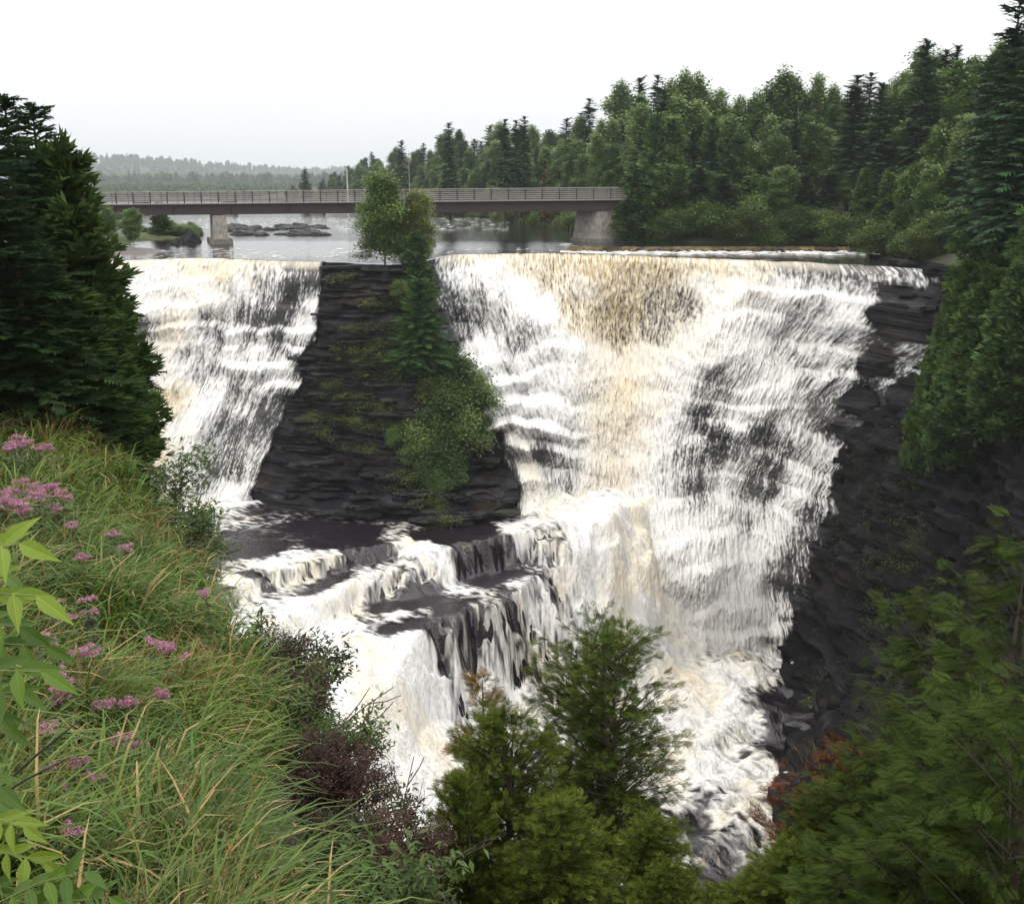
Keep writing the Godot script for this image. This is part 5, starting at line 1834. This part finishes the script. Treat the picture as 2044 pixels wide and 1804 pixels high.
func twig(b: Batch, r: RandomNumberGenerator, from: Vector3, dir: Vector3, l: float, thick_: float, deep: int, tint: Color, tips: Array) -> void:
	var mid := from + dir * l * 0.5 + Vector3(r.randfn(), r.randfn(), r.randfn()) * l * 0.04
	var to := from + dir * l + Vector3(0, 0.05 * l, 0)
	b.tube(PackedVector3Array([from, mid, to]), PackedFloat32Array([thick_, thick_ * 0.8, thick_ * 0.5]), 4, tint)
	tips.append(to)
	tips.append(mid)
	if deep > 0:
		for k in 3:
			var side_ := (dir + Vector3(r.randfn(), r.randfn() * 0.5 + 0.2, r.randfn()) * 0.6).normalized()
			twig(b, r, from + dir * l * r.randf_range(0.4, 1.0), side_, l * r.randf_range(0.4, 0.65), thick_ * 0.55, deep - 1, tint, tips)


func shrub(seed_: int, h: float, stems: int, bark: Color, leaf: Color, size: float, each: int) -> Node3D:
	var r := RandomNumberGenerator.new()
	r.seed = seed_ + 1
	var made := bare(seed_, h, stems, bark, 0.01)
	var t := Node3D.new()
	inst((made[0] as Batch).mesh(), "stem", M.bark, t)
	if each > 0:
		var b := Batch.new()
		for p: Vector3 in made[1]:
			if p.y < h * 0.15:
				continue
			for k in each:
				var at := p + Vector3(r.randfn(), r.randfn(), r.randfn()) * size * 1.1
				var turn := Basis.from_euler(Vector3(r.randf_range(-0.9, 0.6), r.randf() * TAU, r.randf_range(-0.5, 0.5)))
				var l := size * r.randf_range(0.7, 1.3)
				var c := vary(r, leaf, 0.35)
				b.quad(at, at + turn * Vector3(-l * 0.22, 0.1 * l, l * 0.5), at + turn * Vector3(0, -l * 0.1, l * 1.2), at + turn * Vector3(l * 0.22, 0.1 * l, l * 0.5), c)
		inst(b.mesh(), "foliage", M.leaves, t)
	return t


func leaf_mesh(green: Color) -> ArrayMesh:       # a pointed leaf along +z, folded at the midrib and drooping
	var b := Batch.new()
	var w := [0.0, 0.1, 0.165, 0.17, 0.13, 0.06, 0.0]
	for i in 6:
		var f := i / 6.0
		var e := (i + 1) / 6.0
		var y0 := -0.35 * f * f
		var y1 := -0.35 * e * e
		for s in [-1.0, 1.0]:
			var a := Vector3(0, y0, f)
			var d := Vector3(0, y1, e)
			var c := Vector3(s * w[i + 1], y1 + 0.4 * w[i + 1], e)
			var o := Vector3(s * w[i], y0 + 0.4 * w[i], f)
			var tone := green * (1.0 if s > 0 else 0.93)
			if s > 0:
				b.quad(a, d, c, o, tone)
			else:
				b.quad(a, o, c, d, tone)
		b.quad(Vector3(-0.008, y0 + 0.006, f), Vector3(-0.007, y1 + 0.006, e), Vector3(0.007, y1 + 0.006, e), Vector3(0.008, y0 + 0.006, f), green * 1.5)
	return b.mesh()


func build_near_plants() -> void:
	var r := RandomNumberGenerator.new()
	r.seed = 701
	# cedars below the camera
	var kinds := [
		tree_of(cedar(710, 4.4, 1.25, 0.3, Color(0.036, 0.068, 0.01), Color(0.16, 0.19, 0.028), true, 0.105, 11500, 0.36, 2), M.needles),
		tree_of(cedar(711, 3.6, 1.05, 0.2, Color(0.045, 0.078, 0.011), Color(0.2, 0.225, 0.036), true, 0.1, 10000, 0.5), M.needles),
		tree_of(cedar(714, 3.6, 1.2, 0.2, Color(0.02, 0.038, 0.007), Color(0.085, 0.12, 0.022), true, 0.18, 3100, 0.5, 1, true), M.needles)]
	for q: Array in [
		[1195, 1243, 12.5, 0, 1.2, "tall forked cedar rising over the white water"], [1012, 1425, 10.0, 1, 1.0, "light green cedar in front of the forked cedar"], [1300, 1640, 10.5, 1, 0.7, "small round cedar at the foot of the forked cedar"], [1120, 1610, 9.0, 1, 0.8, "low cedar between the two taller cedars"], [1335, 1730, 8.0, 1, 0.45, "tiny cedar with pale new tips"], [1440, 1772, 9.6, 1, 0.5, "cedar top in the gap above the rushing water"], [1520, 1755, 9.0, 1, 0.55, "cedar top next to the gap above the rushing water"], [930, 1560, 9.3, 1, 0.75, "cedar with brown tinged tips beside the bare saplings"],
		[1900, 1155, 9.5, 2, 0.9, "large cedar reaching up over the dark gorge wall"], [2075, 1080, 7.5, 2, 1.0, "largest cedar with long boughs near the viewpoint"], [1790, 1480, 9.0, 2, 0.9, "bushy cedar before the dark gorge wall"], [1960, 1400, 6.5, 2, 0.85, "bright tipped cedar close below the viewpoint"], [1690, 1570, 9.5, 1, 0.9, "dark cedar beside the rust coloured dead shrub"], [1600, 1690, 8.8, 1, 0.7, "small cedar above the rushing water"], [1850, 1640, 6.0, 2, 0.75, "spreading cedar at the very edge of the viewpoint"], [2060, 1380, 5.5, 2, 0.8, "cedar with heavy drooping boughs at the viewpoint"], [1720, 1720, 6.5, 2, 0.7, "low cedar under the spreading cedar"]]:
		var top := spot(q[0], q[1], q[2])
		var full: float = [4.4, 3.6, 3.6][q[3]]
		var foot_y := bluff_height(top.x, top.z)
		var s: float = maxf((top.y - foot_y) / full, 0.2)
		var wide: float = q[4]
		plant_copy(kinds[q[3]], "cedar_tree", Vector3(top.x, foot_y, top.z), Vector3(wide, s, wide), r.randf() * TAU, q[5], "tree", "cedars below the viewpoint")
	var yellow := tree_of(cedar(712, 2.4, 0.45, 0.6, Color(0.14, 0.1, 0.03), Color(0.3, 0.19, 0.05), true, 0.11, 900, 0.6), M.needles)
	put(yellow, "cedar_tree")
	yellow.position = spot(962, 1345, 11.6) - Vector3(0, 2.4, 0)
	tag(yellow, "sparse yellowing cedar behind the light green cedar", "tree", "cedars below the viewpoint")
	var rust := tree_of(cedar(713, 2.6, 0.75, 0.2, Color(0.13, 0.055, 0.025), Color(0.32, 0.13, 0.05), true, 0.11, 1300, 0.4, 3), M.needles)
	put(rust, "cedar_tree")
	rust.position = spot(1655, 1470, 9.8) - Vector3(0, 2.6, 0)
	tag(rust, "dead cedar with rust coloured sprays beside the gorge wall", "tree", "cedars below the viewpoint")
	# shrubs along the rim
	var willow := shrub(720, 1.6, 7, Color(0.07, 0.05, 0.035), Color(0.08, 0.13, 0.03), 0.075, 8)
	var heath := shrub(721, 1.1, 8, Color(0.09, 0.05, 0.045), Color(0.085, 0.045, 0.035), 0.032, 14)
	var dusky := shrub(722, 1.2, 6, Color(0.06, 0.04, 0.035), Color(0.04, 0.055, 0.017), 0.055, 11)
	var naked := shrub(723, 2.0, 3, Color(0.13, 0.1, 0.09), Color.WHITE, 0.05, 0)
	for q: Array in [
		[316, 955, 17.5, 1.0, "willow", "leafy upright willow shrub on the rim of the bluff"], [345, 1010, 16.8, 0.8, "willow", "smaller willow shrub below the upright willow"], [300, 985, 17.5, 0.7, "dusky", "dark shrub at the foot of the upright willow"], [372, 1075, 15.9, 0.75, "dusky", "dark shrub where the rim of the bluff steps down"], [385, 1010, 16.5, 0.9, "naked", "bare grey twigs reaching over the dark pool"],
		[545, 1275, 12.3, 1.0, "dusky", "dark green shrub under the brown heath shrub"], [520, 1265, 12.8, 0.9, "heath", "brown heath shrub at the rim of the bluff"], [565, 1330, 11.6, 0.8, "heath", "russet heath shrub leaning over the rim"], [520, 1210, 13.0, 0.45, "naked", "single bare stem standing above the brown heath shrub"], [575, 1370, 11.3, 0.8, "dusky", "dense dark shrub on the broken rim"], [620, 1400, 10.5, 0.6, "willow", "thin willow shrub against the white water"], [640, 1390, 10.3, 1.0, "naked", "bare branching shrub spread across the white water"], [655, 1480, 9.7, 0.75, "heath", "purple brown heath shrub hanging over the rim"], [670, 1510, 9.4, 0.8, "heath", "purple brown heath shrub hanging over the rim"], [690, 1590, 8.9, 0.5, "naked", "low bare twigs beside the purple brown shrubs"],
		[820, 1520, 8.6, 1.0, "naked", "slender bare sapling in front of the white water"], [750, 1640, 7.8, 0.7, "dusky", "dark leaved shrub at the lower end of the rim"], [790, 1660, 7.6, 0.7, "heath", "reddish leaved shrub beside the cedars"], [720, 1690, 7.4, 0.7, "dusky", "low dark shrub in the grass by the cedars"], [680, 1740, 6.8, 0.7, "willow", "leafy shrub in the grass by the cedars"], [800, 1740, 7.0, 0.6, "dusky", "dark shrub under the light green cedar"], [250, 930, 18.6, 0.8, "dusky", "dark shrub at the outer foot of the spruces"], [60, 880, 18.0, 0.7, "heath", "brown shrub at the foot of the spruces"], [130, 890, 18.0, 0.6, "heath", "brown shrub at the foot of the spruces"], [1660, 1430, 9.9, 0.9, "naked", "bare reddish twigs above the rust coloured dead cedar"]]:
		var proto: Node3D = {"willow": willow, "heath": heath, "dusky": dusky, "naked": naked}[q[4]]
		var full: float = {"willow": 1.6, "heath": 1.1, "dusky": 1.2, "naked": 2.0}[q[4]]
		var top := spot(q[0], q[1], q[2])
		var big: float = q[3] * (1.0 if q[4] == "naked" else 1.45)
		var foot := Vector3(top.x, top.y - full * big * 1.05, top.z)
		plant_copy(proto, "shrub", foot, Vector3.ONE * big, r.randf() * TAU, q[5], "shrub", "shrubs along the rim")
	# bare branches that stand out against the white water
	for plant: Array in [["bare forked branch reaching out over the white water from the rim", 9.6, [[628, 1500], [680, 1450], [735, 1405], [785, 1372]], [[[680, 1450], [720, 1400], [738, 1372]], [[735, 1405], [770, 1400], [800, 1388]], [[640, 1490], [700, 1462], [760, 1428], [786, 1400]], [[720, 1448], [742, 1418], [748, 1395]]]], ["slender bare sapling standing before the white water", 8.6, [[792, 1735], [800, 1660], [808, 1590], [826, 1510]], [[[806, 1600], [788, 1550], [784, 1530]], [[812, 1570], [838, 1530], [846, 1512]], [[800, 1650], [830, 1615], [842, 1590]]]], ["thin dead sapling standing above the brown heath shrub", 12.8, [[520, 1330], [519, 1270], [522, 1210]], [[[519, 1260], [508, 1242]], [[520, 1250], [533, 1235]], [[520, 1285], [506, 1270]]]], ["tangle of bare twigs leaning out over the dark pool", 16.6, [[372, 1080], [392, 1030], [416, 1000]], [[[384, 1050], [412, 1036], [436, 1032]], [[378, 1066], [408, 1060], [432, 1064]], [[392, 1030], [396, 1000], [402, 985]], [[376, 1076], [402, 1088], [420, 1096]]]]]:
		var root := Node3D.new()
		put(root, "bare_sapling")
		var deep: float = plant[1]
		var start: Array = plant[2][0]
		root.position = spot(start[0], start[1] + 30.0, deep)
		tag(root, plant[0], "sapling", "bare saplings")
		var lines: Array = [plant[2]]
		lines.append_array(plant[3])
		for k in lines.size():
			var path := PackedVector3Array()
			var radii := PackedFloat32Array()
			if k == 0:
				path.append(Vector3(0, -0.3, 0))
				radii.append(0.013 * deep / 9.0)
			for q: Array in lines[k]:
				path.append(spot(q[0], q[1], deep + 0.3 * sin(k * 1.7) * path.size() * 0.3) - root.position)
				radii.append((0.011 if k == 0 else 0.007) * deep / 9.0 * (1.0 - 0.75 * float(path.size() - 1) / (lines[k].size() + 1)))
			var b := Batch.new()
			b.tube(path, radii, 5, Color(0.1, 0.075, 0.065))
			inst(b.mesh(), "stem" if k == 0 else "branch", M.bark, root)
	# an ash sapling at the very edge of the view
	for plant: Array in [["bright ash sapling with long drooping leaflets beside the viewpoint", [[-120, 1150, 60, 1085], [-140, 1200, 95, 1190], [-150, 1260, 60, 1250], [-120, 1300, 115, 1290], [-140, 1360, 105, 1340], [-120, 1420, 60, 1380], [-160, 1230, 30, 1150], [-120, 1400, 30, 1440], [-140, 1560, 20, 1570]], 3.0, -1.2], ["low ash seedling with bright leaflets at the corner of the bluff", [[-60, 1640, 70, 1650], [-80, 1700, 110, 1720], [0, 1800, 190, 1740], [40, 1830, 240, 1790], [-60, 1770, 60, 1800], [60, 1850, 150, 1760], [-80, 1620, 20, 1600]], 3.4, -1.0]]:
		var root := Node3D.new()
		put(root, "ash_sapling")
		var mid := spot(plant[1][0][0], plant[1][4][1], plant[2])
		var foot := Vector3(mid.x + plant[3] * 0.1, bluff_height(mid.x, mid.z), mid.z)
		root.position = foot
		tag(root, plant[0], "sapling")
		var b := Batch.new()
		var crown := spot(plant[1][0][0] - 30, plant[1][0][1] - 40, plant[2]) - foot
		b.tube(PackedVector3Array([Vector3(0, -0.2, 0), crown * 0.5, crown]), PackedFloat32Array([0.022, 0.016, 0.006]), 6, Color(0.07, 0.06, 0.04))
		inst(b.mesh(), "stem", M.bark, root)
		var greens := [leaf_mesh(Color(0.1, 0.18, 0.018)), leaf_mesh(Color(0.055, 0.115, 0.014)), leaf_mesh(Color(0.17, 0.25, 0.025)), leaf_mesh(Color(0.075, 0.14, 0.016))]
		for k in plant[1].size():
			var q: Array = plant[1][k]
			var deep: float = plant[2] + r.randf_range(-0.3, 0.3)
			var from := spot(q[0], q[1], deep) - foot
			var to := spot(q[2] - 24.0, q[3], deep - 0.2) - foot
			b = Batch.new()
			var along := to - from
			b.tube(PackedVector3Array([crown * clampf(from.y / crown.y, 0.2, 1.0), from, from + along * 0.5 + Vector3(0, 0.02, 0), to]), PackedFloat32Array([0.006, 0.004, 0.003, 0.002]), 4, Color(0.14, 0.16, 0.05))
			inst(b.mesh(), "stalk", M.bark, root)
			var l := clampf(along.length() * 0.36, 0.075, 0.12)
			for i in 9:
				var f: float = [1.0, 0.8, 0.8, 0.58, 0.58, 0.36, 0.36, 0.15, 0.15][i]
				var s := 0.0 if i == 0 else (1.0 if i % 2 else -1.0)
				var dir := along.normalized().rotated(Vector3(0, 0.8, 0.6).normalized(), s * r.randf_range(0.7, 1.1))
				dir = (dir + Vector3(0, -0.35 - r.randf() * 0.3, r.randf_range(0, 0.3))).normalized()
				var x := dir.cross(Vector3(0, 0.75, 0.66)).normalized() * -1.0
				var o := inst(greens[(2 if k < 2 else [0, 1, 3][r.randi() % 3])], "leaf", M.leaves, root)
				o.transform = Transform3D(Basis(x, dir.cross(x).normalized(), dir).rotated(dir, r.randf_range(-0.4, 0.4)).scaled(Vector3.ONE * l * r.randf_range(0.85, 1.15)), from + along * f + Vector3(0, 0.02 * sin(f * PI), 0))
	# two dark dead stems across the flowers
	for q: Array in [[-30, 1600, 170, 1428], [-40, 1612, 138, 1512]]:
		var root := Node3D.new()
		put(root, "dead_branch")
		var from := spot(q[0], q[1], 3.3)
		var foot := Vector3(from.x - 0.2, bluff_height(from.x, from.z), from.z)
		root.position = foot
		tag(root, "dark dead branch slanting across the pink flowers", "branch", "dead branches")
		var b := Batch.new()
		var to := spot(q[2], q[3], 3.5) - foot
		b.tube(PackedVector3Array([Vector3.ZERO, from - foot, (from - foot + to) / 2 + Vector3(0, 0.01, 0), to]), PackedFloat32Array([0.008, 0.006, 0.005, 0.002]), 5, Color(0.02, 0.017, 0.015))
		inst(b.mesh(), "twig", M.bark, root)
